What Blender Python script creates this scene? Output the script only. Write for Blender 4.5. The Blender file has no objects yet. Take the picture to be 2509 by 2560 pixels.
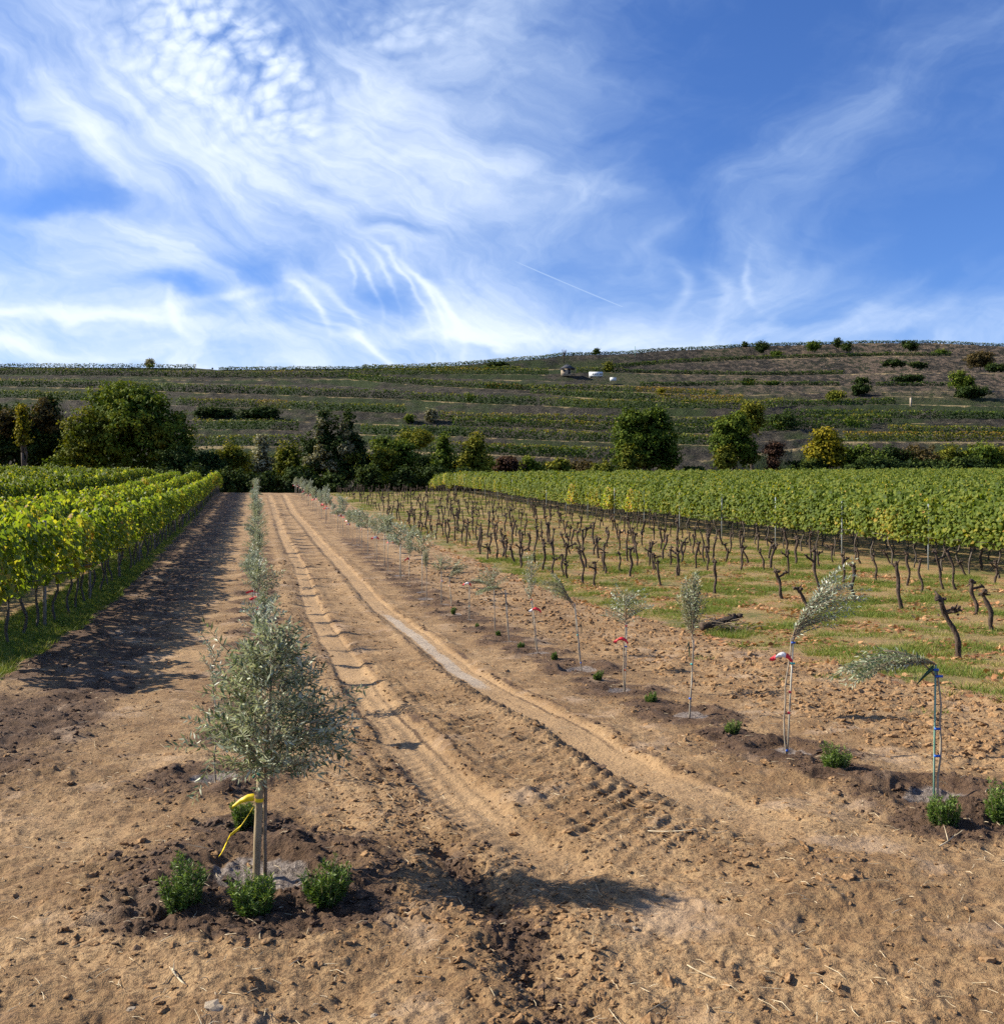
import bpy, bmesh, math, random, os
import numpy as np
from mathutils import Vector, Matrix
C = bpy.context.scene
COL = C.collection
rng = np.random.default_rng(7)
random.seed(7)
R = math.radians

# ------------------------------------------------------------------ camera, light, exposure
EYE = 1.70                      # camera height above the soil it stands on
YAW = R(14.1)                   # the camera looks this far to the right of the planted rows (+Y)
F_PX, CX, CY = 2460.0, 1254.5, 1280.0
FW = (math.sin(YAW), math.cos(YAW)); RT = (math.cos(YAW), -math.sin(YAW))
cam_d = bpy.data.cameras.new('camera'); cam = bpy.data.objects.new('camera', cam_d); COL.objects.link(cam)
cam.location = (0, 0, EYE); cam.rotation_euler = (R(90), 0, -YAW)
cam_d.sensor_fit = 'HORIZONTAL'; cam_d.sensor_width = 36; cam_d.lens = 36 * F_PX / 2509
cam_d.clip_start = 0.05; cam_d.clip_end = 5000
C.camera = cam
SUN_EL = R(33); SUN_H = (-0.904, 0.427)
sun_vec = Vector((SUN_H[0]*math.cos(SUN_EL), SUN_H[1]*math.cos(SUN_EL), math.sin(SUN_EL)))
sd = bpy.data.lights.new('sun', 'SUN'); sd.energy = 5.0; sd.angle = R(0.5); sd.color = (1.0, 0.915, 0.76)
so = bpy.data.objects.new('sun', sd); COL.objects.link(so)
so.rotation_euler = sun_vec.to_track_quat('Z', 'Y').to_euler(); so.location = (-40, 20, 60)
C.view_settings.view_transform = 'Standard'; C.view_settings.look = 'None'
C.view_settings.gamma = 1.0; C.view_settings.use_curve_mapping = False
C.view_settings.exposure = 1.02
C.render.film_transparent = False
try:
    C.cycles.max_bounces = 6; C.cycles.transparent_max_bounces = 4; C.cycles.use_denoising = False; C.cycles.denoising_prefilter = 'ACCURATE'
except Exception: pass

# ------------------------------------------------------------------ node helper
class NT:
    def __init__(s, tree): s.t = tree; s.n = tree.nodes; s.l = tree.links
    def put(s, sock, v):
        if v is None: return
        if isinstance(v, (int, float)): sock.default_value = v
        elif isinstance(v, tuple): sock.default_value = v if len(v) == len(sock.default_value) else (*v, 1)
        else: s.l.new(v, sock)
    def m(s, op, a, b=None, c=None, clamp=False):
        n = s.n.new('ShaderNodeMath'); n.operation = op; n.use_clamp = clamp
        for i, v in enumerate((a, b, c)): s.put(n.inputs[i], v)
        return n.outputs[0]
    def add(s, *a):
        r = a[0]
        for x in a[1:]: r = s.m('ADD', r, x)
        return r
    def mul(s, *a):
        r = a[0]
        for x in a[1:]: r = s.m('MULTIPLY', r, x)
        return r
    def sub(s, a, b): return s.m('SUBTRACT', a, b)
    def vm(s, op, a, b=None, out=0):
        n = s.n.new('ShaderNodeVectorMath'); n.operation = op
        s.put(n.inputs[0], a); s.put(n.inputs[1], b)
        return n.outputs[out]
    def xyz(s, x, y, z=0.0):
        n = s.n.new('ShaderNodeCombineXYZ'); s.put(n.inputs[0], x); s.put(n.inputs[1], y); s.put(n.inputs[2], z); return n.outputs[0]
    def sep(s, v):
        n = s.n.new('ShaderNodeSeparateXYZ'); s.put(n.inputs[0], v); return n.outputs
    def noise(s, v, scale=1, detail=4, rough=.55, dist=0, color=False, lac=2.0, dim='3D'):
        n = s.n.new('ShaderNodeTexNoise'); n.noise_dimensions = dim
        s.put(n.inputs['Vector'], v); s.put(n.inputs['Scale'], scale); s.put(n.inputs['Detail'], detail)
        s.put(n.inputs['Roughness'], rough); s.put(n.inputs['Distortion'], dist); s.put(n.inputs['Lacunarity'], lac)
        return n.outputs[1 if color else 0]
    def voro(s, v, scale=1, feat='F1', out=0, dim='3D'):
        n = s.n.new('ShaderNodeTexVoronoi'); n.feature = feat; n.voronoi_dimensions = dim
        s.put(n.inputs['Vector'], v); s.put(n.inputs['Scale'], scale); return n.outputs[out]
    def mix(s, f, a, b, mode='MIX'):
        n = s.n.new('ShaderNodeMix'); n.data_type = 'RGBA'; n.blend_type = mode
        s.put(n.inputs[0], f); s.put(n.inputs[6], a); s.put(n.inputs[7], b); return n.outputs[2]
    def ss(s, v, lo, hi, a=0.0, b=1.0):
        n = s.n.new('ShaderNodeMapRange'); n.interpolation_type = 'SMOOTHSTEP'
        s.put(n.inputs[0], v); s.put(n.inputs[1], lo); s.put(n.inputs[2], hi); s.put(n.inputs[3], a); s.put(n.inputs[4], b); return n.outputs[0]
    def lin(s, v, lo, hi, a=0.0, b=1.0):
        n = s.n.new('ShaderNodeMapRange')
        s.put(n.inputs[0], v); s.put(n.inputs[1], lo); s.put(n.inputs[2], hi); s.put(n.inputs[3], a); s.put(n.inputs[4], b); return n.outputs[0]
    def ramp(s, f, stops):
        n = s.n.new('ShaderNodeValToRGB'); e = n.color_ramp.elements
        while len(e) < len(stops): e.new(0.5)
        for i, (p, c) in enumerate(stops): e[i].position = p; e[i].color = (*c, 1)
        s.put(n.inputs[0], f); return n.outputs[0]
    def attr(s, name, out=2):
        n = s.n.new('ShaderNodeAttribute'); n.attribute_name = name; return n.outputs[out]

# ------------------------------------------------------------------ world: daylight sky with cirrus
def build_world():
    w = bpy.data.worlds.new('World'); C.world = w; w.use_nodes = True
    t = w.node_tree; t.nodes.clear(); k = NT(t)
    out = t.nodes.new('ShaderNodeOutputWorld'); bg = t.nodes.new('ShaderNodeBackground')
    t.links.new(bg.outputs[0], out.inputs[0])
    sky = t.nodes.new('ShaderNodeTexSky'); sky.sky_type = 'NISHITA'; sky.sun_disc = False
    sky.sun_elevation = SUN_EL; sky.sun_rotation = math.atan2(SUN_H[0], SUN_H[1])
    sky.altitude = 300; sky.air_density = 1.0; sky.dust_density = 0.25; sky.ozone_density = 2.2
    d = t.nodes.new('ShaderNodeTexCoord').outputs['Generated']
    d = k.vm('NORMALIZE', d)
    u = k.vm('DOT_PRODUCT', d, (RT[0], RT[1], 0), out=1); v = k.vm('DOT_PRODUCT', d, (FW[0], FW[1], 0), out=1)
    z = k.sep(d)[2]
    az = k.m('ARCTAN2', u, v); el = k.m('ARCSINE', z)
    # wind-bent sky coordinates: a large and a small swirl bend every cloud edge
    base_v = k.xyz(k.mul(az, 1.0), k.add(k.mul(el, 1.7), 5.37), 0)
    w1 = k.noise(base_v, 3.2, 3, .5, color=True, dim='2D'); w2 = k.noise(base_v, 11.0, 4, .6, color=True, dim='2D')
    s1 = k.sep(w1); s2 = k.sep(w2)
    A = k.add(az, k.mul(k.sub(s1[0], .5), .26), k.mul(k.sub(s2[0], .5), .05))
    E = k.add(el, k.mul(k.sub(s1[1], .5), .11), k.mul(k.sub(s2[1], .5), .03))
    def conv(px, py):
        px *= 1.3177; py *= 1.3177
        a = (px - CX) / F_PX; e = (CY - py) / F_PX
        return math.atan(a), math.atan(e * math.cos(math.atan(a)))
    V3 = k.xyz(A, E, 1.0)
    V3s = k.xyz(k.add(az, k.mul(k.sub(s2[0], .5), .022)), k.add(el, k.mul(k.sub(s2[1], .5), .022)), 1.0)
    def frame(px, py, sx, sy, ang, vec):
        # sky position and size -> two homogeneous dot products; ang tilts down to the right
        a0, e0 = conv(px, py); sx = sx * 1.3177 / F_PX; sy = sy * 1.3177 / F_PX
        ca, sa = math.cos(R(ang)), math.sin(R(ang))
        x = k.vm('DOT_PRODUCT', vec, (ca/sx, -sa/sx, (-ca*a0+sa*e0)/sx), out=1)
        y = k.vm('DOT_PRODUCT', vec, (sa/sy, ca/sy, (-sa*a0-ca*e0)/sy), out=1)
        return x, y
    def gauss(x, y):
        return k.m('POWER', math.exp(-1), k.m('MULTIPLY_ADD', x, x, k.mul(y, y)))
    def blob(px, py, sx, sy, ang):
        return gauss(*frame(px, py, sx, sy, ang, V3))
    cov = k.add(k.ss(az, -.04, .30, .48, .15), k.ss(el, .085, .24, .38, .0))
    for px, py, sx, sy, ang, am in (
        (120,210,260,150,10,.22), (330,80,170,110,20,.26), (560,330,270,120,12,.34), (850,170,130,110,-30,.22), (820,360,210,100,10,.22),
        (215,430,110,50,10,.34), (230,520,60,70,30,.2), (470,580,170,50,-4,.24), (170,603,140,15,9,.38), (930,590,230,60,5,.22), (700,660,600,28,0,.2),
        (60,665,260,16,4,.25), (30,520,120,40,-8,.25), (1330,560,140,70,-10,.20), (1480,390,150,65,-40,.17), (1440,540,90,80,70,.2), (1700,150,330,70,-27,.16), (1500,270,160,60,-35,.10),
        (1780,590,260,65,-8,.38), (1200,640,420,36,0,.22), (1120,390,110,26,8,.18), (1000,100,110,200,-10,.12), (1230,480,120,50,20,.16),
        (110,365,130,26,5,-.45), (360,490,120,40,24,-.34), (735,585,70,24,6,-.42), (740,450,90,14,8,-.25), (20,370,70,20,0,-.3), (270,560,90,18,10,-.42), (900,690,60,10,20,-.2), (560,495,50,22,20,-.2),
        (1280,330,110,170,-10,-.22), (1820,400,150,90,-20,-.25), (1300,90,260,110,-10,-.14), (1700,640,70,14,-12,-.2), (1500,610,60,14,10,-.15)):
        cov = k.m('MULTIPLY_ADD', blob(px, py, sx, sy, ang), am, cov)
    # fibres: noise stretched along a bending wind direction
    def fibre(ang, sx, sy, seed, sc, det=5, A_=A, E_=E, rough=.6):
        ca, sa = math.cos(R(ang)), math.sin(R(ang))
        x = k.add(k.mul(A_, ca), k.mul(E_, -sa)); y = k.add(k.mul(A_, sa), k.mul(E_, ca))
        return k.noise(k.xyz(k.add(k.mul(x, sx), seed), k.mul(y, sy), 0), sc, det, rough, dim='2D')
    f_left = fibre(38, 1.0, 5.5, 1.3, 4.2); f_right = fibre(-35, 1.0, 4.5, 4.1, 4.0)
    side = k.ss(A, -.12, .2)
    fib = k.add(k.mul(f_left, k.sub(1.0, side)), k.mul(f_right, side))
    fine = fibre(20, 1.0, 2.6, 7.7, 16.0, 6, rough=.65)
    soft = k.noise(k.xyz(k.mul(A, 1.0), k.mul(E, 2.0), 2.2), 7.0, 4, .55, dim='2D')
    tex = k.add(k.mul(fib, .9), k.mul(soft, .75), k.mul(fine, .35))          # about 1.0 in the mean
    dens = k.add(cov, k.mul(k.sub(tex, 1.0), k.add(.50, k.mul(cov, .35))))
    # mottled cirrocumulus high up
    mv = k.xyz(k.add(az, k.mul(k.sub(s2[0], .5), .02)), k.mul(k.add(el, k.mul(az, -.25), k.mul(k.sub(s2[1], .5), .02)), 1.5), .2)
    mot = k.add(k.mul(k.sub(.62, k.voro(mv, 58, 'F1', dim='2D')), .8), k.mul(k.sub(k.noise(mv, 40, 3, .6, dim='2D'), .5), 1.1))
    mmask = k.add(blob(380, 60, 200, 105, 25), k.mul(blob(620, 170, 150, 60, 35), .7), k.mul(blob(840, 40, 120, 60, 0), .4))
    dens = k.add(dens, k.mul(mot, mmask, .75))
    # hooked fallstreaks (mares' tails) and bright plumes
    def hook(px, py, ang, ln, wd, bend, am):
        x, y = frame(px, py, ln, wd, ang, V3s)
        return k.mul(gauss(x, k.m('MULTIPLY_ADD', k.mul(x, x), bend, y)), am)
    for hk in ((668,505,66,34,5,2.0,.22),(700,520,60,62,6,2.5,.26),(738,515,60,60,5,3,.20),(775,525,55,72,5,2.5,.25),(805,535,52,80,6,3,.22),(840,565,50,80,8,2.5,.26),(598,575,52,46,7,1.8,.28),(640,565,45,60,8,1.6,.22),
               (1300,530,76,55,14,2.0,.2),(1370,535,62,60,14,2.0,.2),(1406,535,84,46,7,-2.5,.20),(700,660,38,80,7,1.5,.28),(330,600,65,50,9,-2,.2),(180,250,45,150,22,1.0,.12),(300,330,42,160,22,.8,.12),(420,560,-12,120,9,1.2,.24),(520,570,-5,80,9,2,.12),
               (1250,440,-30,110,14,1.5,.08),(1620,250,-42,160,30,.6,.06),(1480,420,-50,120,20,.8,.08),(1540,430,-55,100,14,1,.08),(1750,520,-25,150,14,.8,.10),(1640,480,-20,120,12,1,.08)):
        dens = k.add(dens, hook(*hk))
    alpha = k.mul(k.ss(dens, -.02, 1.18), .95)
    # contrail: thin straight line
    a0, e0 = conv(958, 487); a1, e1 = conv(1186, 584); L = math.hypot(a1-a0, e1-e0); ca, sa = (a1-a0)/L, (e1-e0)/L
    xx = k.add(k.mul(k.sub(az, a0), ca), k.mul(k.sub(el, e0), sa)); yy = k.add(k.mul(k.sub(az, a0), -sa), k.mul(k.sub(el, e0), ca))
    trail = k.mul(k.m('EXPONENT', k.mul(k.m('POWER', k.m('ABSOLUTE', k.mul(yy, 1/.0009)), 2.0), -1.0)), k.ss(xx, -L*.1, L*.15), k.ss(xx, L*1.0, L*.97))
    alpha = k.m('MAXIMUM', alpha, k.mul(trail, .6))
    alpha = k.mul(alpha, k.ss(el, -.02, .02))
    blue = k.mix(1.0, sky.outputs[0], (.84, 1.07, 1.62), 'MULTIPLY')
    hs = t.nodes.new('ShaderNodeHueSaturation'); hs.inputs['Saturation'].default_value = 1.05; t.links.new(blue, hs.inputs['Color'])
    thick = k.ss(dens, .30, 1.25)
    cloud = k.mix(thick, (6.0, 7.8, 10.6), (10.4, 11.2, 12.4))
    cloud = k.mix(k.ss(el, .0, .30), cloud, k.mix(1.0, cloud, (.93, .95, .98), 'MULTIPLY'))
    col = k.mix(alpha, hs.outputs[0], cloud)
    t.links.new(col, bg.inputs[0]); bg.inputs[1].default_value = 0.050
build_world()
C.world.cycles.sampling_method = 'NONE'
C.cycles.adaptive_threshold = 0.012; C.cycles.adaptive_min_samples = 12

# ------------------------------------------------------------------ numpy noise
def _hash(ix, iy, seed):
    h = (ix.astype(np.int64) * 374761393 + iy.astype(np.int64) * 668265263 + seed * 974634721) & 0xffffffff
    h = ((h ^ (h >> 13)) * 1274126177) & 0xffffffff
    return ((h ^ (h >> 16)) & 0xffff) / 65536.0
def perlin(x, y, seed=0):
    x0 = np.floor(x); y0 = np.floor(y); fx = x - x0; fy = y - y0
    def g(ox, oy):
        a = _hash(x0 + ox, y0 + oy, seed) * 2 * np.pi
        return np.cos(a) * (fx - ox) + np.sin(a) * (fy - oy)
    sx = fx*fx*fx*(fx*(fx*6-15)+10); sy = fy*fy*fy*(fy*(fy*6-15)+10)
    a = g(0,0)*(1-sx)+g(1,0)*sx; b = g(0,1)*(1-sx)+g(1,1)*sx
    return (a*(1-sy)+b*sy) * 1.5
def fbm(x, y, seed=0, oct=4, gain=.5):
    r = 0; a = 1; s = 1; tot = 0
    for o in range(oct):
        r = r + a * perlin(x*s + o*13.7, y*s - o*7.3, seed + o); tot += a; a *= gain; s *= 2.03
    return r / tot
def sstep(v, lo, hi):
    t = np.clip((v - lo) / (hi - lo), 0, 1); return t*t*(3-2*t)

# ------------------------------------------------------------------ the lie of the land
_py = np.array([-60,-10,0,3,5,7,9,14,20,24,33.5,45,53,63,70,85,97,104,108,112,120,135,170,260.])
_pd = np.array([1.4,1.66,1.70,1.72,1.75,1.85,1.94,2.09,2.11,2.05,1.70,1.2,.85,.35,0,-.92,-1.62,-1.98,-2.02,-1.7,-.5,1.0,1.4,1.4])
_ty = np.arange(-60, 260, .5)
_tz = EYE - np.interp(_ty, _py, _pd)
_k = np.exp(-.5*(np.arange(-8, 9)/3.2)**2); _k /= _k.sum()
_tz = np.convolve(np.pad(_tz, 8, mode='edge'), _k, mode='valid')
ROW_X = 4.07
def zbase(X, Y):
    X = np.asarray(X, float); Y = np.asarray(Y, float)
    z = np.interp(Y, _ty, _tz)
    lat = .016*np.clip(X-6, 0, 120) + .010*np.clip(-X-5, 0, 90)
    lat = lat * sstep(Y, 2, 22)
    return z + lat
def ray(px, py):
    a = (px - CX)/F_PX; b = (CY - py)/F_PX
    return FW[0] + RT[0]*a, FW[1] + RT[1]*a, b          # per metre of forward depth
def at_depth(px, py, w):
    dx, dy, dz = ray(px, py); return (dx*w, dy*w, EYE + dz*w)
_T = np.geomspace(1.5, 150, 3000)
def gpix(px, py):
    """the point of the ground seen at photo pixel (px, py)"""
    dx, dy, dz = ray(px, py)
    g = zbase(dx*_T, dy*_T) - (EYE + dz*_T)
    i = np.argmax(g > 0)
    if g[i] <= 0: i = len(_T)-1
    if i == 0: return float(dx*_T[0]), float(dy*_T[0]), float(_T[0])
    f = g[i-1]/(g[i-1]-g[i]); t = _T[i-1]+(_T[i]-_T[i-1])*f
    return float(dx*t), float(dy*t), float(t)

# wheel tracks, rut and basins, traced on the ground
def trace(pts): return np.array([gpix(*p)[:2] for p in pts])
def resample(P, step=.1):
    d = np.r_[0, np.cumsum(np.hypot(*np.diff(P, axis=0).T))]
    s = np.arange(0, d[-1], step)
    x = np.interp(s, d, P[:,0]); y = np.interp(s, d, P[:,1])
    kk = np.ones(9)/9; n = 4
    x = np.convolve(np.pad(x, n, mode='edge'), kk, mode='valid'); y = np.convolve(np.pad(y, n, mode='edge'), kk, mode='valid')
    return np.c_[x, y]
TRK_A = resample(trace([(672,1236),(687,1279),(705,1334),(724,1371),(749,1418),(771,1492),(790,1536),(823,1591),(860,1646),(915,1738),(971,1800),(1026,1868),(1089,1931),(1160,2002),(1228,2070),(1320,2130),(1450,2200)]))
TRK_B = resample(trace([(709,1236),(731,1279),(764,1315),(797,1356),(841,1400),(874,1437),(904,1470),(940,1510),(988,1547),(1047,1591),(1100,1635),(1148,1672),(1208,1712),(1286,1750),(1365,1795),(1444,1838),(1523,1884),(1620,1945),(1720,1988),(1800,2020),(1900,2062),(1990,2090)]))
RUT = resample(trace([(690,1300),(710,1371),(735,1450),(760,1540),(790,1615),(830,1670),(880,1705),(915,1790),(955,1892),(984,1952),(1040,2028),(1100,2100),(1150,2175),(1227,2265),(1284,2354),(1331,2425),(1378,2473),(1430,2580),(1500,2800)]))
def along(P, X, Y):
    """signed distance to a traced path and the length along it"""
    from mathutils.kdtree import KDTree
    sh = X.shape; X = X.ravel(); Y = Y.ravel()
    D = np.full(X.shape, 9.0); S = np.zeros(X.shape)
    lo = P.min(0)-1.2; hi = P.max(0)+1.2
    idx = np.nonzero((X > lo[0]) & (X < hi[0]) & (Y > lo[1]) & (Y < hi[1]))[0]
    if len(idx):
        # the paths run monotonically along Y: look up the neighbourhood by Y and refine
        o = np.argsort(P[:,1]); Ys = P[o,1]
        near = np.interp(Y[idx], Ys, np.arange(len(o)))
        best = np.full(len(idx), 1e9); bi = np.zeros(len(idx), int)
        for q in range(-14, 15):
            j = np.clip((near+q).astype(int), 0, len(o)-1)
            d = (P[o[j],0]-X[idx])**2 + (P[o[j],1]-Y[idx])**2
            m = d < best; best[m] = d[m]; bi[m] = o[j[m]]
        T = np.gradient(P, axis=0); T /= np.linalg.norm(T, axis=1, keepdims=True)+1e-9
        dx = X[idx]-P[bi,0]; dy = Y[idx]-P[bi,1]
        sg = dy*T[bi,0]-dx*T[bi,1]                      # + : towards +X (the tracks run from far to near)
        D[idx] = np.sign(sg)*np.sqrt(best); S[idx] = bi*.1 + dx*T[bi,0]+dy*T[bi,1]
    return D.reshape(sh), S.reshape(sh)

# olives: the row on the right and the row straight ahead
OLIVE_R_PX = [(2339,1990),(1963,1878),(1720,1792),(1559,1726),(1453,1673),(1344,1634),(1272,1605),(1236,1577),(1172,1550),(1128,1535),(1102,1513),(1065,1497)]
OLIVE_R = [gpix(*p)[:2] for p in OLIVE_R_PX]
y = OLIVE_R[-1][1]
while y < 104.5:
    y += 1.36 + .25*rng.random(); OLIVE_R.append((ROW_X + rng.normal(0, .07), y))
OLIVE_L = [gpix(646,2187)[:2], gpix(537,1947)[:2]]
y = 8.6
while y < 104.5:
    OLIVE_L.append((.06 + rng.normal(0, .06), y)); y += 1.7 + .3*rng.random()
SHRUB_PX = [(455,2285,.18),(636,2295,.17),(815,2268,.17),(618,2072,.16),(672,1925,.15),
            (2357,2062,.19),(2500,2050,.20),(2089,1932,.17),(1829,1840,.125),(1627,1760,.13),(1494,1700,.125),(1386,1654,.12),(1302,1622,.11),(1246,1592,.11),(1193,1570,.10),(1133,1540,.10)]
SHRUBS = [(*gpix(px, py)[:2], s) for px, py, s in SHRUB_PX]

def ground_fields(X, Y, res):
    """height and soil masks at points X, Y; res = mesh spacing there (finer relief is left out)"""
    z = zbase(X, Y)
    wob = fbm(X*.35, Y*.35, 5, 3)
    # grass strips
    eL = -2.95 - .010*np.clip(Y, 0, 110) + .16*wob + .10*fbm(X*2.1, Y*2.1, 6, 2)
    eR = 7.35 + .25*wob + .25*fbm(X*1.4, Y*1.4, 8, 3) + np.where(Y < 9, (9-Y)*.25, 0)
    grass = np.maximum(sstep(-(X - eL), -.10, .16), sstep(X - eR, -.18, .25))
    grass = np.maximum(grass, sstep(Y, 107.5, 109.5))
    soil = 1 - grass
    dA, sA = along(TRK_A, X, Y); dB, sB = along(TRK_B, X, Y); dR, sR = along(RUT, X, Y)
    fadeA = 1 - sstep(-Y, -6.5, -3.3); fadeB = 1 - sstep(-Y, -7.0, -3.6)
    near = sstep(-Y, -34, -14)
    tA = sstep(-np.abs(dA), -.24, -.15)*fadeA; tB = sstep(-np.abs(dB), -.25, -.16)*fadeB
    lugA = np.cos((sA - np.abs(dA)*.9)*2*np.pi/.13); lugB = 1 - 2*np.mod((sB + dB*.6 + .03*fbm(X*4, Y*4, 46, 2))/.16, 1.0)
    big = fbm(X*.55, Y*.55, 21, 3)
    z = z + soil*(.045*big + .03*fbm(X*1.7, Y*1.7, 25, 2))
    brk = .45+1.1*np.clip(fbm(X*2.4, Y*2.4, 27, 3)+.35, 0, 1)
    z = z - tA*.036 - tB*.032 + soil*(.024*np.exp(-((dA-.33)/.10)**2)*fadeA*brk + .024*np.exp(-((np.abs(dB)-.35)/.10)**2)*fadeB*brk)
    if np.min(res) < .2:
        z = z + np.where(res < .06, 1, 0)*(tA*.009*lugA*brk + sstep(-np.abs(dB+.29), -.10, -.05)*fadeB*.034*np.clip(lugB, -.8, .8)*(.5+.5*brk)*sstep(-Y, -14, -11) + sstep(-np.abs(dA), -.9, -.2)*fadeA*.006*np.cos(dA*2*np.pi/.14) + tB*.006*np.cos(sB*2*np.pi/.09))
        # chevron bars pressed beside the left wheel track
        bars = sstep(-np.abs(dA-.66), -.44, -.25)*fadeA*np.clip(np.cos((sA+dA*.8+.05*fbm(X*3, Y*3, 45, 2))*2*np.pi/.17), -.2, 1)*sstep(fbm(X*1.1, Y*1.1, 44, 3), -.3, .2)
        z = z + np.where(res < .07, 1, 0)*.024*bars*brk*sstep(-Y, -15, -12)
    cr = np.exp(-((dR+.06*fbm(sR*2.1, dR*0, 33, 3))/.09)**2); wiggle = (.6+.6*fbm(sR*.8, dR*0+1.3, 31, 3))*(.22+.78*sstep(-Y, -6.2, -4.6))
    z = z - soil*.085*cr*wiggle + soil*.045*np.exp(-((dR-.22)/.13)**2)*wiggle + soil*.02*np.exp(-((dR+.25)/.15)**2)
    # planting basins: a hollow, a ring of dug soil, dark damp earth around
    damp = np.zeros_like(z); mud = np.zeros_like(z)  # damp also carries painted shade: lug gaps and the vine row
    for (L, a) in ((OLIVE_R[:26], .36), (OLIVE_L[:20], .40)):
        for i, (ox, oy) in enumerate(L):
            m = (np.abs(X-ox) < 1.8) & (np.abs(Y-oy) < 1.8)
            if not m.any(): continue
            xx = X[m]-ox; yy = Y[m]-oy; nz = fbm(X[m]*2.3, Y[m]*2.3, 50+i, 3)
            r = np.hypot(xx, yy) * (1 + .35*nz)
            s = 1.25 if (L is OLIVE_L or len(L) == 20) and i == 0 else 1.0
            z[m] += -.05*np.exp(-(r/(.20*s))**2) + .06*np.exp(-((r-.38*s)/.14)**2)*(.7+.6*nz)
            damp[m] = np.maximum(damp[m], sstep(-r, -.85*s, -.40*s)*(.75+.5*nz))
            mud[m] = np.maximum(mud[m], sstep(-r, -.26*s, -.14*s))
    for (ox, oy, s) in SHRUBS:
        m = (np.abs(X-ox) < 1) & (np.abs(Y-oy) < 1)
        if m.any():
            r = np.hypot(X[m]-ox, Y[m]-oy); damp[m] = np.maximum(damp[m], sstep(-r, -.48, -.18)*.95)
    damp = np.maximum(damp, .85*np.exp(-(dR/.13)**2)*soil*(.45+.55*sstep(-Y, -6.5, -4.6))*(.6+.9*np.clip(fbm(X*1.9, Y*1.9, 71, 3)+.3, 0, 1)))  # darker tone along the bottom of the rut
    # strips of dark turned earth along the two olive rows
    damp = np.maximum(damp, (.55+.6*fbm(X*1.1, Y*.5, 61, 3))*sstep(-np.abs(X-ROW_X-.1), -1.1, -.3)*sstep(Y, 6, 16)*.75)
    damp = np.maximum(damp, (.5+.6*fbm(X*1.1, Y*.5, 62, 3))*sstep(-np.abs(X-.3), -.8, -.2)*sstep(Y, 8, 18)*.7)
    edge = np.exp(-((np.abs(dA)-.25)/.05)**2)*fadeA + np.exp(-((np.abs(dB)-.27)/.05)**2)*fadeB + .7*np.exp(-((dA-.62)/.06)**2)*fadeA + .6*np.exp(-((dA+.5)/.07)**2)*fadeA
    damp = np.maximum(damp, np.clip(edge, 0, 1)*np.clip(.45+1.1*fbm(X*1.5, Y*.7, 64, 3), 0, 1)*.85)  # thin darker lines along the track edges
    damp = np.maximum(damp, .95*sstep(-np.abs(dB+.29), -.09, -.05)*fadeB*sstep(-lugB, .2, .6)*sstep(-Y, -14, -11))  # shade in the lug cavities, painted as darker soil
    damp = np.maximum(damp, .45*sstep(-bars, .05, .2)*sstep(-np.abs(dA-.66), -.40, -.25)*fadeA*sstep(-Y, -13, -9)*sstep(brk, .5, 1.0)) if np.min(res) < .2 else damp  # gaps between the chevron bars darkened like shaded hollows
    tl = fbm(X*1.1, Y*.35, 66, 3)
    for dd, fd, bw in ((dA, fadeA, .5), (dB, fadeB, .42)):
        damp = np.maximum(damp, sstep(np.cos(dd*2*np.pi/.155 + 1.5*tl), .35, .95)*sstep(-np.abs(dd), -bw, -bw*.7)*fd*np.clip(.42+.9*tl, 0, .62))  # tread grooves drawn as darker lines
    left = sstep(-X, .7, 1.9)*soil
    damp = np.maximum(damp, left*np.clip(.78+.9*fbm(X*.9, Y*.9, 63, 4), 0, 1)*sstep(Y, 5.5, 9))  # shade of the vine row painted into the soil tone
    # open relief: clods and crumbs down to what the mesh can carry
    rough = soil*(.62 + .75*damp + .75*sstep(X, 4.6, 5.4)*sstep(-X, -7.9, -7.0) + .5*left)*(1-.8*tA)*(1-.8*tB)
    for wl, amp in ((.9,.020),(.42,.018),(.21,.018),(.115,.016),(.066,.014),(.04,.011),(.026,.008)):
        k = sstep(wl/np.maximum(res, 1e-4), 1.8, 3.2)
        if np.max(k) <= 0: continue
        n = perlin(X/wl + .35*perlin(X/wl*.6, Y/wl*.6, 7), Y/wl*1.25, int(wl*1000)); n = np.where(wl < .25, .9 - 2.2*np.abs(n - .12), n) if wl < .25 else n
        z = z + amp*k*rough*(.8*np.maximum(n, -.8) if wl < .25 else n)
    z = z + grass*.03*fbm(X*.9, Y*.9, 91, 3)
    return z, dict(grass=grass, damp=np.clip(damp, 0, 1)*soil, mud=mud*soil, track=np.maximum(tA, tB), wet_sheen=tB*sstep(Y, 9.5, 12)*sstep(-Y, -24, -19)*sstep(-np.abs(dB+.03), -.17, -.06)*soil)
def gz(X, Y):
    z, _ = ground_fields(np.array([X], float), np.array([Y], float), np.array([.09]))
    return float(z[0])

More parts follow.
